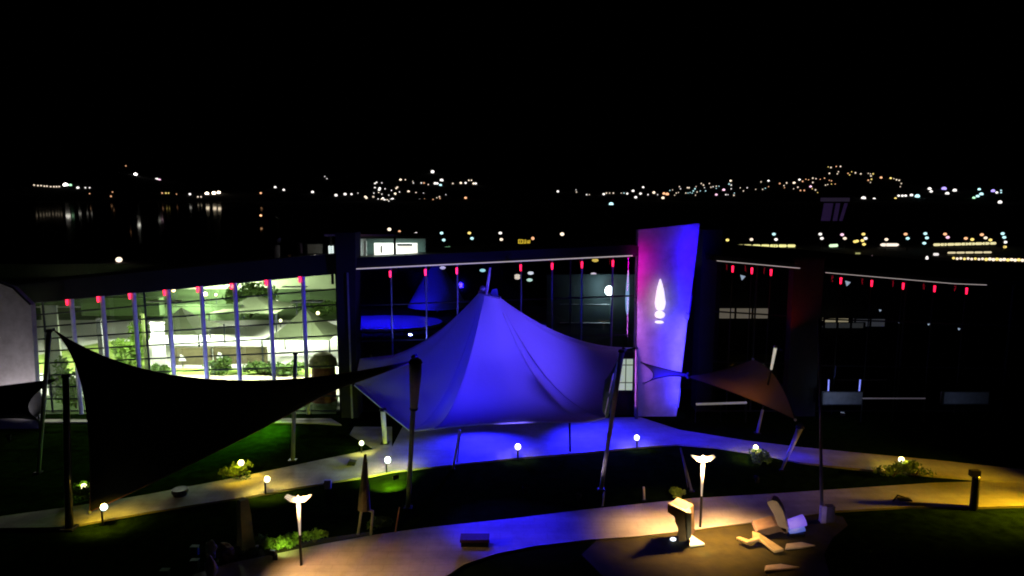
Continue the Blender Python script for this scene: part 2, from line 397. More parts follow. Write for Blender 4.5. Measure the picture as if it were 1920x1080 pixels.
leaf = mat('leaf_green', (0.07, 0.13, 0.025), 0.7, var=0.5, scale=2)
leaf_lit = mat('leaf_lamplit', (0.16, 0.28, 0.04), 0.7, var=0.5, scale=2)  # brighter copy of the leaf, lamplight put into its colour
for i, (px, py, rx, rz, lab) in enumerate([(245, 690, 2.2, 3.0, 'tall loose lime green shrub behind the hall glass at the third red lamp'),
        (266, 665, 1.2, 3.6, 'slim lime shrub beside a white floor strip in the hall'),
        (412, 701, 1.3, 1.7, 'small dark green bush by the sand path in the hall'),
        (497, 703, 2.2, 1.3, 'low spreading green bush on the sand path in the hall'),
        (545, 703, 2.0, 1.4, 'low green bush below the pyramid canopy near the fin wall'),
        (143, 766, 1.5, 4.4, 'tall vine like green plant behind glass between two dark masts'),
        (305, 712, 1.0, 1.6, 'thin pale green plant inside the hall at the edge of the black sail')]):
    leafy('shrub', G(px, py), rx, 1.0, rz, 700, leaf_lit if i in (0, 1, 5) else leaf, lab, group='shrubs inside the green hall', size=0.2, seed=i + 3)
# brown terrace wall, gallery, pale partitions
def slab(name, x0, y0, x1, y1, Y, depth, m, label, cat, px_bottom_ground=False, extra=None):
    a, c = P(x0, y0, Y), P(x1, y1, Y); z0 = 0 if px_bottom_ground else c.z
    t = thing(name, Vector(((a.x + c.x) / 2, Y, z0)), label, cat)
    b = MB().box(a.x, c.x, Y, Y + depth, z0, a.z).build('body', m, t)
    cp = MB().box(a.x - .06, c.x + .06, Y - .06, Y + depth + .06, a.z, a.z + .09).build('coping', extra or m, t)
    return t
brown_dark = mat('brown_dark', (0.10, 0.085, 0.045), 0.85, var=0.4, scale=0.6)
slab('terrace_wall', 320, 654, 396, 690, 71, 0.5, brown_dark, 'left length of dark brown terrace wall behind a sunlit looking lawn in the hall', 'wall', True)
slab('terrace_wall', 399, 653, 500, 690, 71.5, 0.5, brown_dark, 'dark brown terrace wall below the middle of the hall, right of the shorter one', 'wall', True)
gy = 84
slab('gallery', 150, 560, 300, 592, gy, 1.2, deep_green, 'dark olive hanging gallery high in the hall between the second and fourth red lamps', 'gallery')
slab('gallery', 305, 574, 450, 601, gy + 2, 1.2, deep_green, 'dark green low gallery behind the fifth red lamp', 'gallery')
pt = slab('partition', 76, 575, 122, 760, 60, 0.2, mat('pale_panel', (0.55, 0.58, 0.42), 0.7, var=0.12, scale=0.6), 'pale green tiled partition at the left end of the glass hall', 'partition', True)
slab('partition', 281, 607, 313, 712, 67, 0.2, white_paint, 'narrow white panel behind the fourth column of the hall', 'partition', True)
slab('pillar', 264, 590, 277, 705, 68, 0.4, mat('olive_paint', (0.10, 0.13, 0.04)), 'olive square pillar inside the hall left of the white panel', 'pillar', True)
slab('pillar', 180, 600, 196, 690, 64, 0.5, mat('grey_pillar', (0.2, 0.2, 0.22)), 'grey square pillar behind the second red lamp', 'pillar', True)
leafy('tree', G(470, 596), 4.2, 2.0, 5.2, 1600, leaf, 'dark bushy tree deep inside the hall behind the sixth and seventh columns', cat='tree', size=.28, seed=91)
leafy('hedge', G(590, 592), 5.5, 1.0, 2.2, 1500, leaf, 'long dark hedge standing in for a reflected band beside the black fin wall', cat='hedge', size=.22, seed=92)  # both hedges are added as dark bands of the mirrored park
leafy('hedge', G(395, 600), 6.0, 1.0, 2.0, 1500, leaf, 'long dark hedge standing in for a reflected band behind the fourth and fifth columns', cat='hedge', size=.22, seed=93)
# kiosk beside the fin wall
kp = P(604, 775, 57.5)
k = thing('kiosk', Vector((kp.x, 57.5, 0)), 'dark red brown rounded kiosk behind glass beside the black fin wall', 'kiosk')
MB().tube([(kp.x, 58.4, 0), (kp.x, 58.4, 1.9), (kp.x, 58.4, 3.0), (kp.x, 58.4, 3.4)], [1.05, 1.0, 1.0, .7], 20).build('wall', mat('red_brown', (0.16, 0.05, 0.02)), k)
MB().tube([(kp.x, 58.4, 3.2), (kp.x, 58.4, 3.7), (kp.x, 58.4, 4.2), (kp.x, 58.4, 4.4)], [1.25, 1.15, .7, .1], 20).build('roof', mat('thatch', (0.22, 0.20, 0.08), 0.9, var=0.4, scale=5), k)
sd = P(577, 760, 57)
sgn = thing('display_case', Vector((sd.x, 57, 0)), 'narrow white display case behind the hall glass left of the kiosk', 'display case')
MB().box(sd.x - .25, sd.x + .25, 57, 57.4, 0, 2.0).build('frame', white_paint, sgn)
MB().box(sd.x - .17, sd.x + .17, 56.97, 56.99, .35, 1.8).build('screen', glow('case_glow', (0.9, 0.75, 0.7), .5), sgn)
# unseen panel lights added to brighten the hall
for k, (x, y) in enumerate(((-50, 66), (-34, 66), (-20, 66), (-58, 84), (-40, 84), (-27, 84), (-66, 101), (-46, 101))):
    z = 7.6 if y < 70 else (6.6 if y < 90 else 5.4)
    t = thing('hall_fill_light', (x, y, z), 'unseen panel light added under the roof to brighten the green hall', 'light', 'added fill lights of the green hall')
    MB().box(x - 1.5, x + 1.5, y - .5, y + .5, z, z + .12).build('housing', white_paint, t)
    light('AREA', (x, y, z - .05), 4200 if y < 90 else 12000, (0.95, 1.0, 0.80), t, (x, y, 0) if y < 90 else (x, 117, 1.5), 3.0, sy=1.0)
for px, py, Y, r, colr in ((519, 566, 100, .42, (1, .9, .75)), (596, 587, 95, .42, (1, .85, .4)), (526, 601, 92, .35, (1, .9, .5)), (594, 575, 104, .3, (1, .85, .3)),
                           (385, 552, 103, .55, (1, .8, .2)), (325, 544, 104, .5, (1, .5, .2)), (405, 553, 103, .3, (1, .85, .3))):
    p = P(px, py, Y); t = thing('globe_lamp', (p.x, p.y, 0), 'small glowing globe on a thin post deep inside the green hall', 'lamp', 'small globe lamps inside the green hall')
    MB().ball(p, r * .6).build('globe', glow('warm_bulb' + str(px), colr, 4), t, smooth=True)
    MB().tube([(p.x, p.y, 0), (p.x, p.y, p.z - r * .5)], .05, 6).build('post', frame_m, t)
for i, (px, py) in enumerate(((341, 690), (450, 690))):
    c = G(px, py); t = thing('sign_board', c, ('small white leaning board on a post by the left terrace wall', 'white wedge shaped board against the right terrace wall')[i], 'board')
    q = P(px if i == 0 else 412, 672 if i == 0 else 667, c.y); 
    MB().prism([q + Vector(v) for v in ((-.35, 0, -.3), (.4, 0, -.25), (.15, 0, .25), (-.15, 0, .4))], [q + Vector(v) for v in ((-.35, .08, -.3), (.4, .08, -.25), (.15, .08, .25), (-.15, .08, .4))]).build('board', white_paint, t)
    MB().tube([(q.x, q.y + .05, 0), (q.x, q.y + .05, q.z - .2)], .04, 6).build('post', frame_m, t)

# ---------------------------------------------------------------- inside the middle hall; its blue shapes stand in for reflections in the glass
def disc(px, py, rx, ry, label):
    c = G(px, py); t = thing('reflection', c, label, 'reflection'); b = MB()
    b.prism([c + Vector((rx * math.cos(a * math.pi / 20), ry * math.sin(a * math.pi / 20), .25)) for a in range(40)], [c + Vector((rx * math.cos(a * math.pi / 20), ry * math.sin(a * math.pi / 20), 0)) for a in range(40)])
    b.build('deck', white_paint, t)
    MB().tube([c + Vector((rx * 1.01 * math.cos(a * math.pi / 20), ry * 1.01 * math.sin(a * math.pi / 20), .2)) for a in range(41)], .06, 6).build('rim', black_metal, t)
    return t, c
BLUE = (0.012, 0.006, 1.0)
t, c = disc(720, 607, 8.2, 5.5, 'wide low stage glowing blue behind dark glass left of the tent peak')  # blue discs stand in for reflections in the dark glass
light('SPOT', (c.x, c.y - 2, 6.8), 3500, BLUE, t, c, .3, 120, .4)
t, c = disc(1045, 622, 6.2, 3.6, 'blue lit low stage behind dark glass right of the tent peak')
light('SPOT', (c.x - 2, c.y - 1, 7), 2200, BLUE, t, c, .3, 100, .5)
c = G(820, 585); t = thing('tent_reflection', c, 'tall blue lit fabric cone standing in for the tent mirrored in the dark glass above the left stage', 'cone')  # cone built in place of the tent's reflection
b = MB()
vs = []
for i in range(9):
    s = i / 8
    for a in range(24):
        an = 2 * math.pi * a / 24; r = 4.4 * (s ** .9) + .15; vs.append(c + Vector((r * math.cos(an), r * math.sin(an), 1.0 + 7.2 * (1 - s))))
b.add(vs, [(i * 24 + a, i * 24 + (a + 1) % 24, (i + 1) * 24 + (a + 1) % 24, (i + 1) * 24 + a) for i in range(8) for a in range(24)])
b.build('fabric_top', fabric('white_fabric', (0.6, 0.6, 0.62), .3), t, smooth=True)
MB().tube([c, c + Vector((0, 0, 8.2))], .12, 8).build('pole', grey_metal, t)
light('SPOT', c + Vector((-6, -14, 1.0)), 7000, BLUE, t, c + Vector((-1, 0, 5)), .3, 40, .6)
# lamp, with a grey panel added to carry its haze, in the right of the middle hall
sc_ = P(1118, 560, 72)
t = thing('haze_panel', (sc_.x, 72, 0), 'dim grey panel added to carry the haze around one bright white lamp', 'screen')
MB().box(P(1025, 560, 72).x, P(1215, 560, 72).x, 72, 72.2, 0, 9.6).build('panel', mat('teal_grey', (0.04, 0.055, 0.06), .7, var=.3, scale=.4), t)
for zz in (4.4, 6.4): MB().tube([P(1050, 560, 71.9).xy.to_3d() + Vector((0, 0, zz)), P(1145, 560, 71.9).xy.to_3d() + Vector((0, 0, zz))], .05, 5).build('rail', grey_metal, t)
lp = P(1142, 545, 70.5)
t = thing('hall_lamp', (lp.x, lp.y, 0), 'very bright white lamp on a thin pole behind the dark glass', 'lamp')
MB().tube([(lp.x + .25, lp.y, 0), (lp.x + .25, lp.y, lp.z)], .05, 6).build('pole', grey_metal, t)
light('SPOT', lp + Vector((-.3, -.9, 0)), 500, (.6, .9, .85), t, lp + Vector((-.3, 2, 0)), .2, 140, 1)
MB().ball(lp, .42, sz=1.15).build('bulb', glow('white_bulb', (.85, 1, .95), 26), t, smooth=True)
for px, py, colr in ((970, 517, (1, .8, .6)), (970, 521, (1, .5, .9)), (995, 512, (1, 1, 1)), (993, 525, (.7, 1, .8)), (1113, 514, (1, .8, .9)), (905, 507, (.5, 1, 1)), (1116, 488, (.9, .6, .1)), (830, 502, (.7, .6, 1))):
    p = P(px, py, 90 if py > 500 else 80); t = thing('hall_spotlight', p, 'small hanging spotlight glowing behind dark glass near the tent peak', 'light', 'small hanging spotlights in the middle hall')
    MB().ball(p, .3, sx=1.3, sz=.7).build('lens', glow('spot%d' % px, colr, 1.2), t, smooth=True)
    MB().tube([p, p + Vector((0, 0, 1.5))], .03, 5).build('stem', black_metal, t)
p = P(1178, 548, 57)
t = thing('spire_lamp', (p.x, 57, 0), 'slim pale blue glowing shape for the tower lamp mirrored in the dark glass', 'lamp')  # glowing body in place of the tower lamp's reflection
q0, q1, q2 = P(1176, 590, 57), P(1176, 560, 57), P(1178, 506, 57)
MB().tube([q0, P(1176, 580, 57), q1, P(1177, 530, 57), q2], [.04, .13, .16, .12, .02], 10).build('shade', glow('lamp_reflection', (.35, .65, 1), .9), t, smooth=True)
MB().tube([(q0.x, 57, 0), q0], .05, 6).build('pole', black_metal, t)

# ---------------------------------------------------------------- tower slab
TY = 54.0
tf = [P(1197, 431, TY), P(1312, 419, TY), P(1296, 560, TY), P(1268, 782, TY), P(1190, 782, TY)]
tf[3].z = tf[4].z = 0
tw = thing('tower_wall', Vector((tf[4].x + 2, TY, 0)), 'tall white slab tower washed in magenta and blue light', 'tower')
MB().prism(tf, [v + Vector((0, 1.1, 0)) for v in tf]).build('wall', render_m, tw)
s_ = MB().box(P(1345, 700, TY + 1.1).x - 1.6, P(1345, 700, TY + 1.1).x, TY + 1.2, TY + 3, 0, 15.2); s_.build('side_block', dark_wall, tw)
fl = P(1237, 560, TY - .35)
sp = thing('spire_lamp', (fl.x, TY - .2, P(1237, 606, TY).z), 'large glowing white spire shaped lamp on the magenta and blue tower', 'lamp')
pts = [(523, .04), (532, .18), (545, .34), (558, .42), (568, .5), (576, .42), (581, .30)]
wl = glow('white_lamp', (1, .9, 1), 1.05)
MB().tube([P(1238, y, TY - .45) for y, r in pts], [r * .85 for y, r in pts], 14).build('shade', wl, sp, smooth=True)
MB().ball(P(1237, 590, TY - .5), .40, sz=.75).build('globe', wl, sp, smooth=True)
MB().ball(P(1236, 604, TY - .45), .36, sz=.3).build('base', wl, sp, smooth=True)
MB().box(fl.x - .08, fl.x + .08, TY - .4, TY, P(1237, 598, TY).z, P(1237, 594, TY).z).build('bracket', grey_metal, sp)
# dark pylon between the right-hand wings
py_ = [P(1490, 488, 54), P(1546, 488, 54)]
t = thing('pylon', (py_[0].x + 1.1, 54, 0), 'tall black pylon with a deep red glow on its upper left side', 'pylon')
MB().box(py_[0].x, py_[1].x, 54, 55, 0, py_[0].z).build('shaft', mat('pylon_grey', (0.02, 0.02, 0.02), .8), t)
MB().box(py_[0].x - .1, py_[1].x + .1, 53.9, 55.1, py_[0].z, py_[0].z + .2).build('cap', black_metal, t)

def floodlight(loc, tgt, energy, col, label, angle=60, blend=.7, size=.15, group='ground floodlights', lens=True):
    loc = Vector(loc); t = thing('floodlight', loc, label, 'floodlight', group)
    d = (Vector(tgt) - loc).normalized()
    u = d.cross(Vector((0, 0, 1))).normalized() * .16; w = u.cross(d).normalized() * .12
    a = loc - d * .22; f0 = [a + u + w, a - u + w, a - u - w, a + u - w]
    MB().prism(f0, [v + d * .16 for v in f0]).build('housing', black_metal, t)
    if loc.z < 1: MB().box(loc.x - .12, loc.x + .12, loc.y - .05, loc.y + .05, 0, loc.z - .1).build('bracket', black_metal, t)
    light('SPOT', loc, energy, col, t, tgt, size, angle, blend)
    return t
MAG = (1.0, 0.0, 0.62)
def wash_bar(p, q, power, col, label, yaw):
    t = thing('wash_light', p, label, 'light', 'wall washing light bars on the tower')
    L_ = (q - p).length; mid = (p + q) / 2; d = (q - p).normalized()
    MB().tube([p, q], .035, 6).build('bar', black_metal, t)
    for e in (p, q): MB().tube([e, e + Vector((0, .95, 0))], .02, 5).build('bracket', black_metal, t)
    l = bpy.data.lights.new('area_light', 'AREA'); l.shape = 'RECTANGLE'; l.size = .1; l.size_y = L_; l.energy = power; l.color = col
    o = bpy.data.objects.new('area_light', l); C.objects.link(o); o.parent = t; o.location = mid + Vector((0, .06, 0)) - wloc(t)
    z = -Vector((yaw, 1, 0)).normalized(); y = (d - z * d.dot(z)).normalized(); x = y.cross(z)
    from mathutils import Matrix
    o.rotation_euler = Matrix((x, y, z)).transposed().to_euler()
wash_bar(P(1194, 560, TY - 1), P(1197, 462, TY - 1), 32, (1, 0, .62), 'magenta light bar at the upper left edge of the tower', .5)
wash_bar(P(1193, 765, TY - 1), P(1194, 570, TY - 1), 85, (.55, .14, .75), 'mauve light bar at the lower left edge of the tower', .6)
wash_bar(P(1292, 590, TY - 1), P(1312, 430, TY - 1), 230, (.010, .0, 1), 'blue light bar at the upper right edge of the tower', -.6)
wash_bar(P(1271, 765, TY - 1), P(1290, 600, TY - 1), 380, (.05, .035, 1), 'blue light bar at the lower right edge of the tower', -.6)
floodlight((P(1478, 700, 51).x, 52.6, 6), P(1496, 535, 54), 420, (1, .01, .01), 'small red floodlight on the black pylon', 75, 1)

# ---------------------------------------------------------------- the blue tent
tent_m = fabric('tent_membrane', (0.62, 0.60, 0.62), .06)
BND = [(665, 722, 51.5, 1), (716, 765, 48, 0), (770, 808, 44.5, 1), (816, 803, 42.7, 1), (868, 797, 42.9, 0), (980, 791, 43, 0), (1095, 790, 43.5, 1), (1133, 783, 44.5, 1), (1148, 722, 47.5, 0), (1165, 657, 51, 1), (1190, 651, 52.5, 1)]
bp = [P(x, y, Y) for x, y, Y, k in BND]; keys = [k for *_, k in BND]
bp += [Vector((6, 54, 5.5)), Vector((0.5, 54.2, 4.8)), Vector((-6, 54.2, 5.5)), Vector((-12.2, 53.4, 5.0))]; keys += [0, 1, 0, 1]
ap = P(918, 553, 49.8)
tent = thing('tent', (ap.x, ap.y, 0), 'big peaked fabric tent glowing blue and violet in front of the dark glass hall', 'tent')
dense = []; ku = []
nb = len(bp)
kidx = [i for i in range(nb) if keys[i]]
for i in range(nb):
    p, q = bp[i], bp[(i + 1) % nb]; M = 8
    a = max([k_ for k_ in kidx if k_ <= i], default=kidx[-1] - nb); z_ = min([k_ for k_ in kidx if k_ > i], default=nb + kidx[0])
    for j in range(M):
        dense.append(lerp(p, q, j / M)); ku.append((i + j / M - a) / (z_ - a))
N = len(dense); R = 26; vs = []; fs = []
for r in range(R + 1):
    s = r / R
    for i, e in enumerate(dense):
        d = (e - ap); ang = math.atan2(d.y, d.x)
        ring = ap + Vector((.78 * math.cos(ang), .7 * math.sin(ang), -.22 * math.cos(ang)))
        v = lerp(ring, e, s); v.z = e.z + (ring.z - e.z) * (1 - s) ** 1.95
        v.z -= 0.9 * math.sin(math.pi * ku[i]) * math.sin(math.pi * min(1, s * 1.05)) * s * .55
        vs.append(v)
for r in range(R):
    for i in range(N): fs.append((r * N + i, r * N + (i + 1) % N, (r + 1) * N + (i + 1) % N, (r + 1) * N + i))
MB().add(vs, fs).build('membrane', tent_m, tent, smooth=True)
hem = MB().tube([v + Vector((0, -.02, -.02)) for v in dense[:9 * 8]], .06, 6); hem.build('hem', white_paint, tent)
cap = [ap + Vector((.78 * math.cos(a), .7 * math.sin(a), -.22 * math.cos(a) + .02)) for a in [k * math.pi / 8 for k in range(17)]]
MB().tube(cap, .07, 6).build('ring', grey_metal, tent)
MB().tube([(ap.x - .35, ap.y, ap.z - 1.5), P(912, 548, 49.8), P(919, 502, 49.8)], [.13, .13, .07], 8).build('mast', mat('mast_white', (.7, .66, .6), .5), tent)
MB().ball(P(905, 541, 49.6), .22).build('pulley', grey_metal, tent, smooth=True)
a_, b_ = P(925, 547, 49.6), P(935, 560, 49.6)
MB().prism([P(922, 543, 49.6), P(932, 541, 49.6), P(935, 560, 49.6), P(920, 552, 49.6)], [P(922, 543, 50.1), P(932, 541, 50.1), P(935, 560, 50.1), P(920, 552, 50.1)]).build('vent_flap', mat('blue_plastic', (.1, .12, .3)), tent)
# seams on the membrane
for idx in (2 * 8, 3 * 8, 6 * 8, 7 * 8):
    pts = [vs[r * N + idx] + Vector((0, -.03, .02)) for r in range(2, R + 1)]
    MB().tube(pts, .022, 5).build('seam', white_paint if idx == 48 else tent_m, tent)  # one seam is white: its bright lit line is put into the colour

# poles. each leaning mast is its own thing
def pole(bpx, bpy_, tpx, tpy, w0, w1, label, m=grey_metal, dY=0.0, cap=True, name='mast', tilt_extra=None, group=None):
    b0 = G(bpx, bpy_); t0 = P(tpx, tpy, b0.y + dY); k = b0.y / F / 2
    t = thing(name, b0, label, name.replace('_', ' '), group)
    MB().tube([b0, lerp(b0, t0, .5), t0], [w0 * k, (w0 + w1) / 2 * k, w1 * k], 12).build('shaft', m, t, smooth=True)
    MB().box(b0.x - w0 * k * 1.8, b0.x + w0 * k * 1.8, b0.y - w0 * k * 1.8, b0.y + w0 * k * 1.8, -0.02, .06).build('base_plate', black_metal, t)
    if cap: MB().tube([t0, t0 + Vector((0, 0, .15))], [w1 * k * 1.5, w1 * k * 1.2], 12).build('cap', black_metal, t)
    return t, b0, t0
olive_mast = mat('olive_mast', (.3, .3, .2), .6)
pole(130, 990, 123, 707, 15, 11, 'thick dark mast at the far left, right of the thin pale one', mat('dark_mast', (.06, .06, .055), .35, .6))
pole(72, 886, 92, 622, 7, 9, 'thin pale leaning mast nearest the left edge', mat('pale_mast', (.45, .47, .5), .4, .3))
pole(549, 863, 554, 664, 8, 7, 'pale upright mast on the green lawn below the black sail', mat('pale_mast', (.45, .47, .5)))
pole(765, 952, 779, 676, 9, 10, 'olive mast with a wide sleeve standing at the tent left corner', olive_mast)
p0 = G(765, 952); 
t = thing('mast_sleeve', P(779, 682, p0.y), 'thick olive fabric sleeve around the top of the mast by the tent', 'sleeve')
MB().tube([P(779, 680, p0.y - .1), P(779, 700, p0.y - .1), P(776, 765, p0.y - .1)], [.36, .34, .2], 14).build('fabric', mat('sleeve_olive', (.32, .32, .22), .8), t, smooth=True)
MB().tube([P(779, 680, p0.y - .1), P(779, 674, p0.y - .1)], [.42, .3], 14).build('cap', black_metal, t)
MB().tube([P(776, 765, p0.y - .1), P(776, 769, p0.y - .1)], [.25, .22], 12).build('clamp', black_metal, t)
pole(722, 832, 718, 770, 9, 10, 'short thick white post under the left edge of the tent', white_paint, name='post')
pole(849, 880, 862, 806, 4, 5, 'thin leaning white pole under the front edge of the tent', mat('mast_white', (.7, .66, .6)), cap=False)
pole(857, 868, 864, 804, 2, 2, 'very thin dark stay beside the white pole under the tent front', black_metal, cap=False, name='stay')
pole(1127, 918, 1166, 660, 8, 10, 'long leaning mast in front of the right corner of the tent', mat('mast_grey', (.5, .48, .45), .5, .2))
pole(1193, 786, 1191, 654, 7, 8, 'upright violet lit post at the right corner of the tent', mat('post_grey', (.14, .13, .16)), name='post')
pole(1297, 921, 1276, 840, 5, 3, 'thin leaning pole on the dark lawn right of the tent', grey_metal, cap=False, dY=1.5)
pole(1290, 915, 1278, 845, 2, 2, 'hair thin stay beside the leaning pole right of the tent', grey_metal, cap=False, name='stay', dY=1)
pole(1069, 848, 1068, 792, 4, 4, 'thin dark post on the blue plaza under the tent front', black_metal, cap=False, name='post')
pole(1420, 812, 1430, 768, 6, 5, 'short pale pole below the brown sail', mat('pale_mast', (.45, .47, .5)), cap=False)
pole(1465, 882, 1500, 802, 4, 12, 'leaning pole lit bright blue below the tip of the brown sail', mat('pale_mast', (.45, .47, .5)), cap=True, dY=1.0)
pole(1541, 978, 1536, 598, 7, 4, 'very tall thin dark pole with a pale box at its foot', mat('dark_blue_pole', (.10, .10, .18), .5), cap=False, name='flag_pole')
pole(1130, 950, 1133, 922, 3, 3, 'short thin stake beside the walkway below the leaning mast', grey_metal, cap=False, name='stake')
pole(1208, 938, 1207, 913, 4, 4, 'short pale stake behind the walkway right of the leaning mast', white_paint, cap=False, name='stake')
pole(741, 1000, 749, 951, 3, 3, 'thin rust coloured stake behind the walkway', mat('rust', (.3, .15, .08)), cap=False, name='stake')
pole(1448, 735, 1455, 650, 6, 8, 'short white pole rising above the brown sail', white_paint, cap=False, dY=-6) if False else None
# flared mast feet at the left
def flare(bx, by, tx, ty, w0, w1, label):
    b0 = G(bx, by); t0 = P(tx, ty, b0.y); k = b0.y / F / 2
    t = thing('flared_mast', b0, label, 'mast')
    MB().tube([b0, lerp(b0, t0, .35), lerp(b0, t0, .7), t0], [w0 * k, w0 * k * .8, (w0 + w1) / 2 * k * .95, w1 * k], 4).build('plate', olive_mast, t)
    MB().box(b0.x - w0 * k, b0.x + w0 * k, b0.y - .4, b0.y + .4, 0, .05).build('base_plate', black_metal, t)
    for s in (-1, 1): MB().ball(b0 + Vector((s * w0 * k * .7, -.3, .08)), .06).build('bolt', grey_metal, t)
flare(462, 1031, 455, 936, 40, 22, 'broad flared olive mast by the left end of the walkway')
b0 = G(682, 1003); t = thing('stub_mast', b0, 'tapered olive mast stub with an open square frame at its base', 'mast foot')
MB().tube([P(683, 955, b0.y), P(683, 925, b0.y), P(685, 852, b0.y)], [.34, .28, .07], 10).build('shaft', mat('dark_olive', (.12, .10, .06)), t)
for x0, y0, x1, y1 in ((671, 1005, 678, 955), (695, 1003, 699, 958), (676, 953, 700, 959)):
    MB().tube([P(x0, y0, b0.y), P(x1, y1, b0.y)], .07, 6).build('frame_bar', olive_mast, t)

# ---------------------------------------------------------------- shade sails
sail_m = fabric('dark_sail', (0.012, 0.012, 0.013), 0.0)
def sail(name_label, corners, edges, m, name='shade_sail', N=18, cable=True, thick_m=None):
    # corners: 4 px corners with Y ; edges: 4 control points (bulge) ; Coons patch
    c = [P(*q) for q in corners]; e = [P(*q) for q in edges]
    def bez(a, m_, b, t): return a * (1 - t) ** 2 + m_ * 2 * t * (1 - t) + b * t * t
    E = [lambda t: bez(c[0], e[0], c[1], t), lambda t: bez(c[1], e[1], c[2], t), lambda t: bez(c[3], e[2], c[2], t), lambda t: bez(c[0], e[3], c[3], t)]
    vs = []
    for i in range(N + 1):
        v = i / N
        for j in range(N + 1):
            u = j / N
            p = E[0](u) * (1 - v) + E[2](u) * v + E[3](v) * (1 - u) + E[1](v) * u - (c[0] * (1 - u) * (1 - v) + c[1] * u * (1 - v) + c[3] * (1 - u) * v + c[2] * u * v)
            vs.append(p)
    fs = [(i * (N + 1) + j, i * (N + 1) + j + 1, (i + 1) * (N + 1) + j + 1, (i + 1) * (N + 1) + j) for i in range(N) for j in range(N)]
    lo = min(c, key=lambda q: q.z)
    t = thing(name, lo, name_label, 'shade sail')
    MB().add(vs, fs).build('fabric', m, t, smooth=True)
    rim = [E[0](k / 16) for k in range(17)] + [E[1](k / 16) for k in range(1, 17)]
    rim2 = [E[3](k / 16) for k in range(17)] + [E[2](k / 16) for k in range(1, 17)]
    MB().tube(rim, .035, 5).build('edge_cable', thick_m or black_metal, t)
    MB().tube(rim2, .035, 5).build('edge_cable', thick_m or black_metal, t)
    for q in c: MB().ball(q, .1).build('shackle', grey_metal, t)
    return t
cab = mat('edge_red', (.12, .04, .05), .5)
sail('huge black shade sail sweeping across the front of the bright green hall',
     [(100, 618, 42), (776, 676, 41.5), (625, 731, 41), (168, 960, 36.5)],
     [(330, 775, 41), (720, 700, 41), (445, 832, 39), (180, 690, 40)], sail_m, thick_m=cab)
sail('black shade sail with a curved right end at the left edge of the picture',
     [(-90, 735, 43), (106, 711, 43), (72, 788, 41), (-90, 800, 38)],
     [(20, 722, 43), (20, 758, 42), (0, 775, 40), (-110, 770, 41)], sail_m)
brown_sail = fabric('brown_sail', (.30, .19, .10), .3)
sail('brown triangular shade sail lit from below, right of the tower',
     [(1288, 705, 45), (1412, 674, 46), (1491, 787, 43), (1290, 708, 44.9)],
     [(1345, 700, 45.5), (1462, 690, 44.5), (1390, 738, 44), (1289, 706, 45)], brown_sail)
sail('small mauve shade sail crossing in front of the tower',
     [(1203, 680, 47), (1290, 701, 45.5), (1290, 708, 45.4), (1207, 719, 47)],
     [(1250, 694, 46), (1290, 704, 45.4), (1250, 698, 46), (1246, 706, 46.6)], fabric('mauve_sail', (.22, .17, .18), .2))
p = P(1450, 672, 44); t = thing('pole_stub', P(1446, 693, 44), 'short bright white pole end above the brown sail', 'pole')
MB().tube([P(1446, 693, 44), P(1454, 652, 44)], [.07, .1], 10).build('shaft', glow('pole_glow', (.75, .72, .6), .55), t)  # no lamp: the pole's lit look is put into emission
MB().tube([P(1454, 652, 44), P(1455, 648, 44)], [.16, .1], 10).build('cap', grey_metal, t)
light('SPOT', P(1400, 800, 42), 220, (1, .42, .05), t, P(1400, 720, 44), .2, 90, 1)
p1, p2 = P(1445, 697, 44.3), P(1430, 768, 44.3); MB().tube([p1, p2], .07, 8).build('lower_shaft', black_metal, t)
# side wall at far left, plus seating arm
w = [P(-60, 515, 51), P(0, 530, 51), P(25, 540, 51), P(58, 572, 51), P(67, 720, 51), P(67, 800, 51), P(-60, 800, 51)]
for q in w[5:]: q.z = 0
w[5].x = w[4].x
t = thing('end_wall', (w[5].x - 1, 51, 0), 'smooth grey curved end wall left of the glass hall', 'wall')
MB().prism(w, [v + Vector((0, .5, 0)) for v in w]).build('wall', render_m, t)
MB().tube([v + Vector((0, -.05, .03)) for v in w[:4]], .07, 6).build('coping', roof_m, t)
t = thing('round_screen', G(62, 800), 'grey mesh screen with a rounded side behind the left sail', 'screen')
pp = [P(62 + 17 * math.cos(a), 755 + 30 * math.sin(a), 49) for a in [k * math.pi / 10 for k in range(20)]]
MB().prism(pp, [v + Vector((0, .1, 0)) for v in pp]).build('mesh_panel', grey_metal, t)
MB().tube([Vector((pp[0].x - .5, 49.2, 0)), Vector((pp[0].x - .5, 49.2, pp[0].z))], .06, 6).build('post', black_metal, t)
# bright little room behind the tent's right corner
a, c_ = P(1160, 672, 54.3), P(1186, 732, 54.3)
t = thing('ticket_booth', Vector(((a.x + c_.x) / 2, 54.3, 0)), 'small booth with a pale lit window between the leaning mast and the tower', 'booth')
MB().box(a.x - .25, c_.x + .2, 54.35, 55.0, 0, a.z + .5).build('wall', dark_wall, t)
wn = MB().box(a.x, c_.x, 54.3, 54.34, c_.z, a.z).build('window', glow('booth_window', (.55, .68, .5), .6), t)
fr = MB(); mx_ = (a.x + c_.x) / 2
for x in (a.x, mx_, c_.x): fr.box(x - .03, x + .03, 54.24, 54.29, c_.z, a.z)
for z in (c_.z, lerp(c_.z, a.z, .25), lerp(c_.z, a.z, .8), a.z): fr.box(a.x - .03, c_.x + .03, 54.22, 54.26, z - .03, z + .03)
fr.build('frame', frame_m, wn)
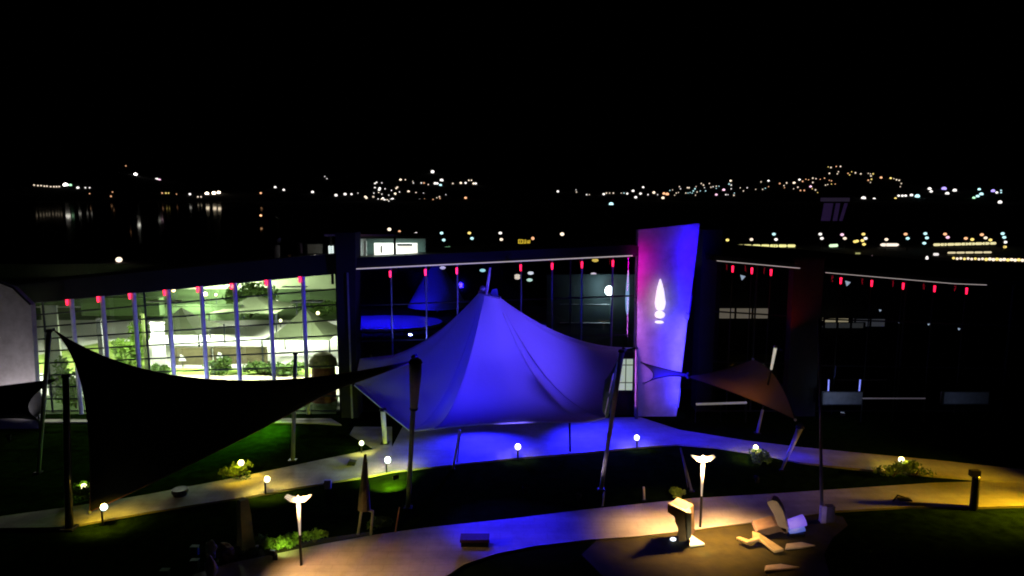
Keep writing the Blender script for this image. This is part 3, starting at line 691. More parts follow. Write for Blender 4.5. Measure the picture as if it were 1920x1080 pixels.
# bundle of folded fabric hanging beside the mast
t = thing('fabric_bundle', G(1146, 800), 'dark green folded fabric hanging down beside the leaning mast', 'fabric')
bb = MB()
for k in range(5):
    o = k * 2.4
    bb.tube([P(1162 - o * .3, 672 + o, 43.6 + k * .08), P(1150 - o, 705 + o, 43.6 + k * .08), P(1142 - o * .5, 740, 43.6), P(1138 - o * .6, 782 - o, 43.6 + k * .05)], [.08, .22, .25, .1], 7)
bb.build('fold', mat('bundle_green', (.05, .09, .06), .6), t, smooth=True)
MB().tube([P(1150, 700, 43.4), P(1134, 778, 43.4)], .035, 5).build('cord', white_paint, t)

# ---------------------------------------------------------------- globe lamps along the paths
lampcol = (1.0, 0.80, 0.20)
def globe_lamp(bx, by, gx, gy, r, label, strength=60, col=lampcol, leafy_=False, energy=60, lc=(1.0, .78, .12)):
    b0 = G(bx, by); c = P(gx, gy, b0.y); t = thing('globe_lamp', b0, label, 'lamp', 'globe lamps along the paths')
    gm = glow('globe_%d' % gx, col, strength * .12)
    r *= .78; MB().ball(c, r).build('globe', gm, t, smooth=True)
    MB().tube([b0, (b0.x, b0.y, c.z - r)], .05, 8).build('post', black_metal, t)
    MB().tube([(c.x, c.y, c.z - r * .9), (c.x, c.y, c.z - r * 1.2)], [r * .6, r * .3], 10).build('collar', black_metal, t)
    light('SPOT', (c.x, c.y - .1, c.z + r * 1.5), energy * 2, lc, t, (c.x, c.y + .15, 0), .2, 140, .9)
    return t
GL = [(450, 897, 452, 868, .24, 'round glowing lamp on the upper side of the yellow lit path, above its brightest stretch', 25, (1, .9, .6), 330, (1, .66, .02)),
      (193, 984, 195, 951, .24, 'pale cyan centred globe lamp in front of the far left path', 25, (.7, .95, .9), 300, (1, .66, .02)),
      (498, 926, 501, 899, .24, 'round glowing lamp on the lower side of the yellow lit path', 25, (1, .85, .5), 300, (1, .75, .1)),
      (157, 932, 157, 912, .22, 'dim globe lamp on the grass bank beside the thick dark mast', 20, (1, .95, .5), 40, (.8, 1, .1)),
      (678, 850, 678, 831, .22, 'greenish globe lamp on the grass above the path near the white post', 20, (.8, 1, .6), 110, (.9, .9, .1)),
      (725, 887, 727, 863, .26, 'bright cyan white globe lamp where the path meets the blue plaza', 30, (.75, 1, .95), 260, (1, .8, .55)),
      (971, 860, 971, 838, .27, 'white globe lamp on the near edge of the blue plaza', 22, (1, .9, .95), 90, (.8, .6, 1)),
      (1194, 840, 1194, 821, .25, 'white globe lamp on the blue plaza edge right of the leaning mast', 22, (1, .92, 1), 90, (.8, .6, 1)),
      (1417, 862, 1417, 839, .2, 'white globe lamp with a dark stem where the blue path turns yellow', 20, (1, .95, .9), 260, (1, .75, .1)),
      (1690, 884, 1690, 862, .23, 'globe lamp among low bushes on the right hand path', 24, (1, .95, .75), 260, (1, .7, .05))]
for bx, by, gx, gy, r, lab, st, cc, en, lc in GL: globe_lamp(bx, by, gx, gy, r, lab, st, cc, energy=en * (1.0 if gx < 560 else .7), lc=lc)
for bx, by, rr, lab, sd_ in ((160, 935, 1.2, 'round leafy bush lit by the dim lamp by the dark mast', 21), (440, 896, 1.1, 'low leafy bush behind the lamp above the yellow path', 22),
                        (1675, 893, 1.6, 'low bush left of the lamp on the right hand path', 23), (1715, 893, 1.4, 'low bush right of the lamp on the right hand path', 24),
                        (1425, 868, .8, 'tiny bush at the foot of the lamp where the path turns yellow', 25)):
    leafy('shrub', G(bx, by), rr, .8, .9, 500, leaf, lab, size=.1, seed=sd_)
# purple spark light on the mast
# twin winged posts
def wing_post(bx, by, ty, label, energy, aim=(0, -.4), lcol=(1, .52, .17)):
    b0 = G(bx, by); top = P(bx + 1, ty, b0.y); t = thing('street_lamp', b0, label, 'street lamp', 'winged street lamps')
    h = top.z
    MB().tube([b0, (b0.x, b0.y, h * .46)], .07, 8).build('post', black_metal, t)
    MB().tube([(b0.x, b0.y, h * .42), (b0.x, b0.y, h * .97)], [.03, .12], 10).build('diffuser', glow('diffuser', (1, .74, .5), .55), t, smooth=True)
    for s in (-1, 1):
        a = Vector((b0.x, b0.y, h - .12))
        pr = [a + Vector((0, 0, -.08)), a + Vector((s * .35, 0, -.02)), a + Vector((s * .62, 0, .2)), a + Vector((s * .55, 0, .22)), a + Vector((s * .3, 0, .12)), a + Vector((0, 0, .1))]
        MB().prism([v + Vector((0, -.16, 0)) for v in pr], [v + Vector((0, .16, 0)) for v in pr]).build('wing', glow('wing_glow', (1, .78, .5), .75), t)
    MB().ball((b0.x, b0.y, h + .05), .08).build('finial', grey_metal, t)
    light('SPOT', (b0.x, b0.y - .3, h + .3), energy, lcol, t, (b0.x + aim[0], b0.y + aim[1], 0), .25, 112, .9)
    return t
wing_post(565, 1062, 933, 'winged street lamp glowing pale pink on the wide tan walkway', 2100, (2.2, -.3))
wing_post(1313, 990, 858, 'winged street lamp glowing pale yellow at the right of the walkway', 9500, (-.3, -.3))
wing_post(1985, 956, 838, 'winged street lamp beyond the right edge of the walkway', 8500, (-2.5, 1.0), (1, .55, .012))['label'] = 'winged street lamp just past the right end of the yellow walkway'
# blue floods
def mastflood(loc, tgt, e, lab, col=BLUE, angle=60, blend=.8, size=.25): return floodlight(loc, tgt, e, col, lab, angle, blend, size=size, group='blue floodlights around the tent')
mastflood((-2, 50, 3.2), G(900, 860), 7500, 'blue floodlight hung under the tent facing the left of the plaza', (.012, .010, 1), 130, .7)
mastflood((5, 49, 4.0), G(1130, 830), 8500, 'blue floodlight hung under the tent facing the right of the plaza', (.012, .010, 1), 130, .7)
mastflood(P(1536, 606, 38), P(1045, 628, 46), 29000, 'violet floodlight high on the tall thin pole aimed at the tent', (.085, .05, 1), 38, 1, size=1.0)
mastflood(P(783, 676, 38.6), P(850, 660, 47), 3000, 'blue violet floodlight on the sleeved mast aimed at the tent peak', (.01, .004, 1), 100, 1)
mastflood(G(985, 925) + Vector((0, 0, .6)), P(935, 585, 47), 4500, 'violet floodlight on the dark bank below the tent', (.14, .10, 1), 46, 1)
mastflood(P(779, 672, 39), G(945, 985), 15000, 'blue floodlight on the sleeved mast aimed down at the walkway', BLUE, 42, .9)
mastflood(P(1172, 658, 44), G(1370, 832), 8000, 'blue floodlight on the leaning mast aimed at the right hand path', BLUE, 50, .9)
mastflood(P(1500, 800, 46), P(1487, 830, 46) + Vector((0, -1, 0)), 200, 'tiny blue floodlight on the leaning blue pole', BLUE, 100)
floodlight(G(520, 1046) + Vector((0, -.3, .5)), G(540, 1020, .4), 160, (.8, 1, .2), 'small spotlight added to brighten the lime shrubs by the tan walkway', 130, 1)  # added light, no such fitting known by the shrubs
floodlight(G(742, 925) + Vector((0, 0, 1.0)), G(728, 903), 2600, (.75, 1, .05), 'small green spotlight added to brighten the grass bank below the bright cyan white lamp', 100, 1)  # added to make up for the lamp's weak spill on the grass
mastflood(G(1420, 905) + Vector((0, 0, .4)), P(1485, 840, G(1465, 882).y), 1500, 'blue floodlight added on the lawn to brighten the short leaning blue pole', (.05, .03, 1), 30, 1)  # extra flood added so the pole shows blue
floodlight(G(1085, 930) + Vector((0, -.5, .4)), P(1140, 820, 42), 300, (.9, .7, 1), 'pale floodlight added to brighten the long leaning mast', 46, 1)  # extra flood added because the mast stays dark
# unseen floods added to brighten the columns, the end wall and the lawn
floodlight(G(330, 800) + Vector((0, -1, .6)), P(400, 590, FY), 1500, (.45, .5, 1), 'floodlight added on the lawn to wash the left columns of the green hall', 120, .8)
floodlight((P(760, 640, FY).x, 52.5, 6), P(800, 560, FY), 800, (.2, .22, 1), 'small floodlight added to wash the thin columns of the middle hall', 130, .8)
floodlight((P(20, 760, 49).x, 48.5, .5), P(20, 660, 51), 750, (1, .9, .95), 'small floodlight added to brighten the grey end wall', 130, 1)
floodlight(G(540, 800) + Vector((0, 0, 3.2)), G(470, 815), 5000, (.35, 1, .05), 'small green floodlight added to brighten the lawn below the black sail', 110, 1)

# ---------------------------------------------------------------- foreground objects
pale_stone = mat('pale_stone', (.5, .42, .33), .8, var=.15, scale=2, bump=.2)
brown_stone = mat('brown_stone', (.22, .15, .10), .8, var=.25, scale=2, bump=.2)
# standing angular monument
Y0 = G(1290, 1020).y
def PP(x, y, dy=0): return P(x, y, Y0 + dy)
t = thing('sculpture', G(1290, 1022), 'upright angular stone sculpture with a boxy top beside the winged lamp', 'sculpture')
fr_ = [PP(1251, 947), PP(1283, 962), PP(1286, 1016), PP(1272, 1016), PP(1270, 990), PP(1265, 978), PP(1264, 969), PP(1251, 961)]
MB().prism(fr_, [v + Vector((.75, 1.0, 0)) for v in fr_]).build('body', brown_stone, t)
sd2 = [PP(1286, 961, -.05), PP(1297, 962, -.05), PP(1297, 1008, -.05), PP(1288, 1012, -.05)]
MB().prism(sd2, [v + Vector((.1, .8, 0)) for v in sd2]).build('side_slab', mat('grey_stone', (.2, .19, .18)), t)
tp = [PP(1250, 946, -.05), PP(1268, 944, .8), PP(1297, 960, .8), PP(1286, 963, -.05)]
MB().prism([v + Vector((0, 0, .1)) for v in tp], tp).build('top_slab', pale_stone, t)
ft = [G(1290, 1006, .05), G(1296, 1006, .05), G(1322, 1023, .05), G(1293, 1027, .05)]
MB().prism([v + Vector((0, 0, .12)) for v in ft], ft).build('foot', white_paint, t)
light('SPOT', G(1300, 1030) + Vector((.5, -.9, .3)), 60, (1, .9, .45), t, G(1302, 1015), .05, 120, 1)
for px in (1262, 1277): MB().ball(G(px, 1011, .15), .1, sx=1.6 if px < 1270 else .8).build('ground_light', glow('cool_spot', (.8, .9, 1), 2.0), t, smooth=True)
# reclining chair-like sculpture
Y0 = G(1440, 1010).y
t = thing('sculpture', G(1440, 1020), 'reclining pale sculpture like a tilted chair on the earth bed', 'sculpture')
bk_ = [PP(1437, 942), PP(1447, 938), PP(1457, 940), PP(1468, 957), PP(1475, 978), PP(1478, 998), PP(1470, 1001), PP(1458, 985), PP(1452, 968)]
MB().prism(bk_, [v + Vector((.25, .55, .05)) for v in bk_]).build('backrest', pale_stone, t)
st_ = [PP(1420, 994), PP(1455, 985), PP(1475, 990), PP(1478, 1001), PP(1462, 998), PP(1440, 1004), PP(1417, 1000)]
MB().prism(st_, [v + Vector((.1, 1.0, .05)) for v in st_]).build('seat', brown_stone, t)
ar_ = [G(1410, 1000, .25), G(1424, 1004, .25), G(1470, 1034, .1), G(1452, 1038, .1), G(1424, 1016, .25), G(1400, 1022, .2), G(1380, 1012, .25), G(1386, 1010, .25), G(1404, 1016, .2), G(1412, 1012, .2)]
MB().prism([v + Vector((0, 0, .15)) for v in ar_], ar_).build('arm', mat('tan_stone', (.42, .33, .16), .8, bump=.2), t)
light('SPOT', G(1425, 1050) + Vector((0, -1.5, 1.6)), 260, (1, .72, .5), t, G(1440, 1000, .7), .1, 80, 1)
t = thing('light_drum', G(1493, 1000), 'short horizontal drum glowing blue and violet beside the reclining sculpture', 'drum')
a0, a1 = P(1479, 983, Y0 + .3), P(1508, 975, Y0 + .3)
MB().tube([a0, a1], [.26, .3], 18).build('shell', glow('drum_violet', (.22, .12, .9), .7), t, smooth=True)
MB().tube([a0 - Vector((0, 0, .38)), a1 - Vector((0, 0, .42))], [.18, .2], 14).build('lower_tube', glow('drum_blue', (.03, .09, .5), .8), t, smooth=True)
MB().box(a0.x, a1.x, a0.y - .2, a0.y + .2, 0, a0.z - .45).build('stand', black_metal, t)
for (x0, y0, x1, lab) in ((1472, 1022, 1530, 'long tan stone edging strip right of the reclining sculpture'), (1433, 1063, 1500, 'long tan stone edging strip at the bottom of the picture')):
    q = [G(x0, y0 + 10, .05), G(x0 + 2, y0, .05), G(x0 + 30, y0 - 3, .05), G(x1, y0 + 3, .05), G(x0 + 32, y0 + 7, .05)]
    t = thing('stone_strip', q[0], lab, 'edging'); MB().prism([v + Vector((0, 0, .1)) for v in q], q).build('stone', pale_stone, t)
    light('SPOT', q[1] + Vector((.8, -1, 1.4)), 12, (1, .5, .2), t, q[2], .1, 80, 1)
# box at the foot of the tall pole
a = G(1546, 977); t = thing('cabinet', a, 'lavender lit metal cabinet at the foot of the tall thin pole', 'cabinet')
k_ = a.y / F
MB().box(a.x - 12 * k_, a.x - 2 * k_, a.y - .3, a.y, 0, 35 * k_).build('door', mat('lavender', (.5, .45, .6)), t)
MB().box(a.x - 1.9 * k_, a.x + 15 * k_, a.y - .25, a.y + .1, 0.0, 34 * k_).build('body', mat('cab_grey', (.12, .11, .14)), t)
light('SPOT', a + Vector((-1.2, -2.2, 1.2)), 40, (.45, .3, 1), t, a + Vector((-.3, 0, .6)), .1, 40, 1)
# dark pillar at right
a = G(1825, 953); k_ = a.y / F; t = thing('bollard', a, 'black pillar with a blocky head on the yellow lit path', 'bollard')
MB().tube([a, a + Vector((0, 0, 62 * k_)), a + Vector((0, 0, 66 * k_))], [7.5 * k_, 7 * k_, 4 * k_], 14).build('shaft', black_metal, t)
MB().box(a.x - 13 * k_, a.x + 5 * k_, a.y - .15, a.y + .15, 67 * k_, 79 * k_).build('head', black_metal, t)
MB().ball(a + Vector((0, -.1, 65 * k_)), 4 * k_).build('neck', grey_metal, t)
# bench on the walkway
a = G(890, 1028); t = thing('bench', a, 'dark block bench on the blue lit walkway', 'bench')
MB().box(a.x - .75, a.x + .75, a.y - .1, a.y + .6, .35, .5).build('seat', mat('bench_brown', (.10, .05, .04)), t)
MB().box(a.x - .7, a.x + .7, a.y, a.y + .5, .0, .35).build('base', black_metal, t)
a = G(1690, 942); t = thing('bench', a, 'low dark folding seat frame on the right part of the walkway', 'bench')
MB().tube([a + Vector((-.55, 0, 0)), a + Vector((-.25, 0, .45)), a + Vector((.5, 0, .2)), a + Vector((.65, 0, 0))], .05, 6).build('frame', black_metal, t)
MB().box(a.x - .2, a.x + .5, a.y - .2, a.y + .2, .18, .24).build('seat', black_metal, t)
a = G(338, 930); t = thing('planter', a, 'round black planter on the path edge between two lamps', 'planter')
MB().tube([a, a + Vector((0, 0, .3)), a + Vector((0, 0, .45))], [.35, .48, .45], 14).build('pot', black_metal, t)
a = G(658, 875); t = thing('camera_box', a, 'small tilted black box on the path edge by the greenish lamp', 'box')
MB().prism([a + Vector(v) for v in ((-.3, 0, .05), (.2, 0, 0), (.32, 0, .3), (-.15, 0, .38))], [a + Vector(v) for v in ((-.3, .4, .05), (.2, .4, 0), (.32, .4, .3), (-.15, .4, .38))]).build('housing', black_metal, t)
a = G(615, 916); t = thing('post', a, 'short lavender post on the dark bank below the path', 'post')
MB().box(a.x - .2, a.x + .2, a.y - .1, a.y + .1, 0, .55).build('shaft', mat('lavender', (.5, .45, .6)), t)
# rocks and posts at lower left
def rock(px, py, rx, rz, label, m, seed):
    rnd = random.Random(seed); c = G(px, py); b = MB().ball((0, 0, 0), 1, 12, 8)
    for v in b.v:
        k2 = 1 + .18 * math.sin(v.x * 4 + seed) * math.cos(v.y * 3 + v.z * 4 + seed); v.x *= rx * k2; v.y *= rx * .8 * k2; v.z *= rz * k2
        v += Vector((c.x, c.y, rz * .8))
    return tag(b.build('rock', m, origin=c), label, 'rock')
rock(397, 1046, .28, .5, 'upright pale rock at the dark lower left, behind another just like it', pale_stone, 1)
rock(397, 1085, .28, .6, 'upright pale rock cut by the bottom edge of the picture', pale_stone, 2)
rock(424, 1050, .45, .5, 'brown pointed rock at the left end of the walkway', brown_stone, 3)
for i, (x, y) in enumerate(((366, 1040), (366, 1066), (310, 1085))):
    a = G(x, y); t = thing('post', a, ('short green post left of the pale rocks, farther one', 'short green post left of the pale rocks, nearer one', 'short green post at the bottom edge left of the rocks')[i], 'post')
    MB().box(a.x - .18, a.x + .18, a.y - .12, a.y + .12, 0, .42).build('shaft', mat('green_post', (.05, .12, .07)), t)
    MB().box(a.x - .2, a.x + .2, a.y - .14, a.y + .14, .42, .47).build('cap', mat('green_cap', (.08, .2, .1)), t)
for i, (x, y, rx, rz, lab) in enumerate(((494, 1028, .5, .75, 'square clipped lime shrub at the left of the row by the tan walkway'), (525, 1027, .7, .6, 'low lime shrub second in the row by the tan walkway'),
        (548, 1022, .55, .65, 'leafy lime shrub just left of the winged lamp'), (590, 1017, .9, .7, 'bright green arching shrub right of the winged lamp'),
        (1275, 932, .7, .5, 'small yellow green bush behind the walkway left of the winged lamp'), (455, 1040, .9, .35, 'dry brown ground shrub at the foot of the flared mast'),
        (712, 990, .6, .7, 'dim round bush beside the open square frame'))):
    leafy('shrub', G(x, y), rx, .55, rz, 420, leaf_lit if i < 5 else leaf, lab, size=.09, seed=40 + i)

# ---------------------------------------------------------------- right wing interior details
def panel(name, x0, y0, x1, y1, Y, m, label, cat, bars=0, depth=.3):
    a, c = P(x0, y0, Y), P(x1, y1, Y); t = thing(name, Vector(((a.x + c.x) / 2, Y, max(0, c.z))), label, cat)
    MB().box(a.x, c.x, Y, Y + depth, max(c.z, 0), a.z).build('pane' if bars else 'panel', m, t)
    f = MB()
    for k in range(bars + 1):
        x = lerp(a.x, c.x, k / max(1, bars)); f.box(x - .09, x + .09, Y - .08, Y - .01, c.z - .05, a.z + .05)
    f.box(a.x - .1, c.x + .1, Y - .06, Y - .012, a.z, a.z + .08); f.box(a.x - .1, c.x + .1, Y - .06, Y - .012, max(0, c.z) - .08, max(0, c.z))
    f.build('frame', black_metal, t); return t
tan_glow = glow('tan_window', (.20, .16, .11), .8)
panel('lit_window', 1347, 578, 1442, 597, 62.5, tan_glow, 'dim tan lit window strip behind glass right of the tower', 'window', 3)
panel('lit_window', 1545, 597, 1592, 605, 62.5, glow('cream_window', (.45, .36, .2), .9), 'cream lit window strip behind glass right of the pylon', 'window', 2)
panel('lit_window', 1545, 605.5, 1620, 615, 62.3, glow('dim_window', (.03, .03, .028), .9), 'very dim grey window strip just under the cream one', 'window', 3)
panel('lit_window', 1603, 598, 1660, 612, 62.7, glow('grey_window', (.045, .045, .05), .9), 'dim blue grey window strip fading to the right', 'window', 2)
panel('counter', 1541, 735, 1616, 758, 53, mat('counter_grey', (.18, .19, .23)), 'grey counter block with two short blue posts on top', 'counter')
panel('counter', 1768, 735, 1853, 757, 53, mat('counter_grey', (.3, .32, .38)), 'dim grey counter block alone at the far right', 'counter')
light('POINT', P(1580, 746, 51), 26, (.55, .7, 1), None, size=.2).parent = None
floodlight(P(1580, 775, 50), P(1578, 746, 53), 60, (.5, .65, 1), 'small floodlight in front of the counter with blue posts', 100, 1)
floodlight(P(1810, 775, 50), P(1810, 746, 53), 30, (.5, .65, 1), 'small floodlight in front of the far right counter', 100, 1)
for x, lab in ((1553, 'left one of two short blue glowing posts on the grey counter'), (1611, 'right one of two short blue glowing posts on the grey counter')):
    a = P(x, 734, 53.1); t = thing('light_tube', a, lab, 'light', 'blue tubes on the counter')
    MB().tube([a, P(x + (2 if x > 1600 else 1), 712, 53.1)], .055, 8).build('tube', glow('blue_tube', (.2, .25, 1), 1), t)
    MB().tube([a - Vector((0, 0, .06)), a + Vector((0, 0, .02))], .1, 8).build('socket', grey_metal, t)
for x0, y0, x1, y1, lab in ((1305, 758, 1400, 755, 'pale glowing rail standing in for a lit line on the ground right of the tower'), (1617, 747, 1735, 747, 'thin grey rail between the two counters')):
    a, c = P(x0, y0, 52.5), P(x1, y1, 52.5); t = thing('rail', a, lab, 'rail')
    MB().tube([a, c], .09 if x0 < 1400 else .05, 6).build('bar', glow('rail_%d' % x0, (.2, .19, .17) if x0 < 1400 else (.08, .07, .09), .6), t)  # bars glow by themselves; the lit line is put into emission
    for k in (0, .5, 1): q = lerp(a, c, k); MB().tube([Vector((q.x, q.y, 0)), q], .04, 6).build('post', black_metal, t)
for x, y in ((1393, 520), (1590, 531), (1651, 582), (1687, 605), (1742, 608), (1799, 617)):
    p = P(x, y, 61); t = thing('hall_spotlight', p, 'tiny hanging spotlight behind the dark glass of the right wing', 'light', 'tiny hanging spotlights in the right wing')
    s = .22 if y < 550 else .09
    MB().prism([p + Vector((-s, 0, s)), p + Vector((s * 1.1, 0, s * .4)), p + Vector((-s * .3, 0, -s * 1.2))], [p + Vector((-s, .1, s)), p + Vector((s * 1.1, .1, s * .4)), p + Vector((-s * .3, .1, -s * 1.2))]).build('shade', glow('cool_shade', (.55, .65, .75), .9), t)
    MB().tube([p + Vector((0, .05, s)), p + Vector((0, .05, s + .8))], .02, 5).build('stem', black_metal, t)

# ---------------------------------------------------------------- on the roofs
t = thing('roof_pavilion', P(735, 484, 62), 'brightly lit glazed rooftop room standing on the black roof', 'pavilion')
Yp = 62
A, B_ = P(668, 484, Yp), P(800, 480, Yp); top_z = P(730, 447, Yp).z
MB().box(A.x, B_.x, Yp + 4, Yp + 4.2, A.z - 1, top_z).build('back_wall', mat('teal_wall', (.2, .32, .30), .7), t)
MB().box(A.x - .3, B_.x + .3, Yp - .4, Yp + 4.5, top_z, top_z + .25).build('roof', mat('roof_teal', (.06, .09, .09)), t)
MB().box(A.x, B_.x, Yp, Yp + 4, A.z - 1.2, A.z - .02).build('floor', dark_wall, t)
MB().box(A.x, A.x + .1, Yp, Yp + 4, A.z, top_z).build('side_wall', white_paint, t)
MB().box(B_.x - .1, B_.x, Yp, Yp + 4, A.z, top_z).build('side_wall', mat('teal_wall', (.2, .32, .3)), t)
q0, q1 = P(702, 482, Yp + 1.5), P(782, 456, Yp + 1.5)
sc2 = MB().box(q0.x, q1.x, Yp + 1.5, Yp + 1.7, q0.z, q1.z).build('lit_screen', glow('lit_screen', (1, .96, .82), 1.1), t)
MB().box(P(740, 458, Yp).x, P(769, 458, Yp).x, Yp + 1.3, Yp + 1.45, P(740, 463, Yp).z, P(740, 459, Yp).z).build('beam', black_metal, sc2)
MB().box(P(708, 458, Yp).x, P(710.5, 458, Yp).x, Yp + 1.3, Yp + 1.45, P(740, 476, Yp).z, P(740, 462, Yp).z).build('handle', black_metal, sc2)
MB().tube([P(685, 484, Yp + .4), P(685, 452, Yp + .4)], .14, 10).build('post', white_paint, t)
light('AREA', (P(735, 470, Yp).x, Yp + 1.0, top_z - .15), 130, (.8, 1, .92), t, (P(735, 470, Yp).x, Yp + 1.0, 0), 4, sy=.6)
t = thing('roof_slab', P(675, 442, 61), 'thin flat canopy slab over the dark fin wall with a faint coloured front edge', 'canopy')
a, c = P(608, 441, 60), P(742, 436, 60)
MB().box(a.x, c.x, 60, 64, a.z - .1, a.z + .08).build('slab', mat('slab_grey', (.16, .13, .13)), t)
MB().box(a.x + .2, a.x + .4, 61, 61.2, 10, a.z - .1).build('post', black_metal, t); MB().box(c.x - .4, c.x - .2, 61, 61.2, 11, a.z - .1).build('post', black_metal, t)
light('SPOT', P(640, 452, 58), 22, (1, .6, .6), t, P(675, 439, 60), .1, 120, 1)
t = thing('furled_parasol', P(519, 497, 62), 'pale furled parasol standing on the left roof', 'parasol')
MB().tube([P(519, 496, 62), P(519, 485, 62), P(518, 460, 62), P(522, 452, 62), P(526, 446, 62)], [.15, .3, .34, .22, .06], 12).build('canopy', mat('parasol', (.5, .47, .52)), t, smooth=True)
MB().tube([P(519, 505, 62), P(519, 495, 62)], .08, 8).build('pole', grey_metal, t)
MB().ball(P(516, 495, 61.8), .2).build('foot', white_paint, t, smooth=True)
light('SPOT', P(510, 500, 57), 90, (.8, .75, 1), t, P(519, 470, 62), .1, 40, 1)
panel('roof_screen', 575, 458, 604, 475, 62, mat('screen_grey', (.35, .34, .30)), 'grey rectangular screen on the left roof near the fin', 'screen')
light('POINT', P(590, 470, 59.5), 14, (1, .95, .85))
panel('roof_screen', 561, 456, 566, 475, 62, mat('mauve_grey', (.25, .18, .28)), 'narrow mauve screen left of the grey one on the roof', 'screen')
t = thing('roof_lamp', P(620, 478, 61), 'small white box lamp on the roof beside the black fin', 'lamp')
MB().box(P(616, 470, 61).x, P(624, 470, 61).x, 61, 61.3, P(620, 476, 61).z, P(620, 461, 61).z).build('lens', glow('roof_lamp', (.85, 1, .95), 1.0), t)
MB().box(P(615, 470, 61).x, P(625, 470, 61).x, 60.95, 61.35, P(620, 478, 61).z, P(620, 476, 61).z - .0).build('base', black_metal, t)
t = thing('roof_unit', P(536, 489, 62), 'small pale ventilation unit on the roof beside the furled parasol', 'roof unit')
MB().box(P(528, 480, 62).x, P(545, 480, 62).x, 62, 62.6, P(530, 494, 62).z, P(530, 487, 62).z).build('body', mat('unit', (.5, .4, .4)), t)
MB().box(P(539, 480, 62).x, P(544, 480, 62).x, 62.1, 62.4, P(530, 487, 62).z, P(530, 478, 62).z).build('chimney', mat('unit2', (.5, .3, .15)), t)

# ---------------------------------------------------------------- town lights
WHT, WRM, ORG, CYN, VIO, YEL, GRN, PNK = (1, .95, .9), (1, .82, .62), (1, .5, .25), (.55, .95, 1), (.45, .35, 1), (1, .75, .2), (.5, 1, .6), (1, .6, .8)
def on_hill(px, py):
    d = ray(px, py); Y = 1860
    while Y < 2780:
        p = P(px, py, Y)
        if p.z <= hill_z(p.x, Y) + 3: return p
        Y += 15
    return P(px, py, 2700)
GM = {}
protos = {}
def far_light(px, py, r, col, s, label, group, wx=1.0, wz=1.0, p=None, name='distant_light', cat='light'):
    p = p or on_hill(px, py); R_ = r * p.y / F
    key = (col, s, name)
    if key not in protos:
        me = MB().ball((0, 0, 0), 1, 10, 6); protos[key] = me.build(name, glow('light_%d' % len(protos), col, s)); o = protos[key]; protos[key + ('u',)] = 0
    else:
        o = protos[key].copy(); C.objects.link(o)
    o.location = p; o.scale = (R_ * wx, R_, R_ * wz); tag(o, label, cat, group); return o
def region(px):
    if px < 230: return 'on the shore at the far left across the bay'
    if px < 480: return 'on the left shore above the lit water streaks'
    if px < 690: return 'on the dark shore above the furled parasol'
    if px < 770: return 'in the dense hillside cluster above the rooftop pavilion'
    if px < 920: return 'on the hill above the tent peak'
    if px < 1200: return 'in the sparse row right of the tent peak'
    if px < 1440: return 'in the thick row of hill lights above the tower'
    if px < 1700: return 'on the domed hill right of the tower'
    return 'on the bright shore at the far right'
def lab_of(x, y, r, c):
    sz = 'tiny' if r < 1.7 else ('small' if r < 2.7 else 'larger')
    if x < 115: return 'small warm white light in the evenly spaced string at the far left shore'
    ht = 'high up' if y < 332 else ('halfway up' if y < 352 else 'low down')
    return '%s %s light %s %s' % (sz, cname[c], ht, region(x))
cname = {WHT: 'white', WRM: 'warm white', ORG: 'orange', CYN: 'cyan', VIO: 'violet', YEL: 'yellow', GRN: 'green', PNK: 'pink'}
FAR = []
for x, y in [(64, 347), (71, 348), (77, 348), (83, 349), (88, 349), (95, 350), (101, 350), (106, 350), (111, 350)]: FAR.append((x, y, 2.0, WRM))
FAR += [(123, 347, 5, WHT), (132, 347, 3, GRN), (146, 352, 3, WHT), (160, 352, 2, WHT), (168, 352, 2, WHT), (168, 363, 1.5, ORG), (211, 360, 1.5, ORG), (208, 368, 2, ORG), (236, 311, 1.5, ORG), (254, 327, 3.5, WHT), (294, 336, 3.2, WHT), (299, 337, 2.6, PNK),
        (304, 362, 2, ORG), (311, 362, 2, YEL), (316, 362, 1.7, YEL), (331, 364, 1.3, ORG), (356, 364, 2.6, WHT), (371, 369, 2, WRM), (377, 369, 2, WRM), (388, 363, 4, WRM), (401, 362, 4, WRM), (410, 361, 3.7, WRM)]
FAR += [(489, 362, 2.2, ORG), (489, 404, 1.8, ORG)][:1]
FAR += [(516, 351, 2.8, WHT), (532, 356, 2.6, WHT), (586, 360, 3, WHT), (609, 331, 1.4, WHT), (613, 335, 1.4, WHT), (630, 366, 3.3, WHT), (647, 364, 3.2, WHT), (659, 364, 2.3, WHT), (671, 362, 1.3, WHT), (685, 369, 2.6, WRM), (687, 371, 2.4, WRM)]
for x, y in [(703, 344), (706, 342), (716, 343), (703, 352), (712, 353), (722, 354), (743, 353), (701, 362), (710, 361), (716, 364), (734, 357), (741, 363), (749, 360), (729, 366), (700, 369), (709, 373), (716, 374), (721, 375), (729, 377), (733, 374), (736, 373), (711, 356), (718, 372), (726, 375), (745, 351), (766, 359), (780, 361), (794, 362), (787, 374), (796, 373), (812, 374), (819, 371), (824, 369), (825, 372), (836, 365), (751, 337), (760, 337), (774, 340), (775, 343), (790, 343), (795, 343), (803, 346), (849, 344), (879, 338), (884, 338)]:
    FAR.append((x, y, random.choice((1.6, 2.1, 2.6)) if x < 770 else random.choice((1.2, 1.6, 2.0)), random.choice((WHT, WHT, WRM, WRM)) if x < 770 else random.choice((WHT, WRM, ORG))))
FAR += [(811, 322, 3.8, WHT), (828, 338, 3.8, WHT), (816, 344, 3.2, WHT), (820, 344, 2.6, WHT), (826, 347, 2.8, CYN), (864, 343, 2.6, WRM), (873, 343, 2.4, WHT), (888, 344, 2.4, WRM), (892, 344, 2.4, WHT), (873, 371, 2.8, ORG)]
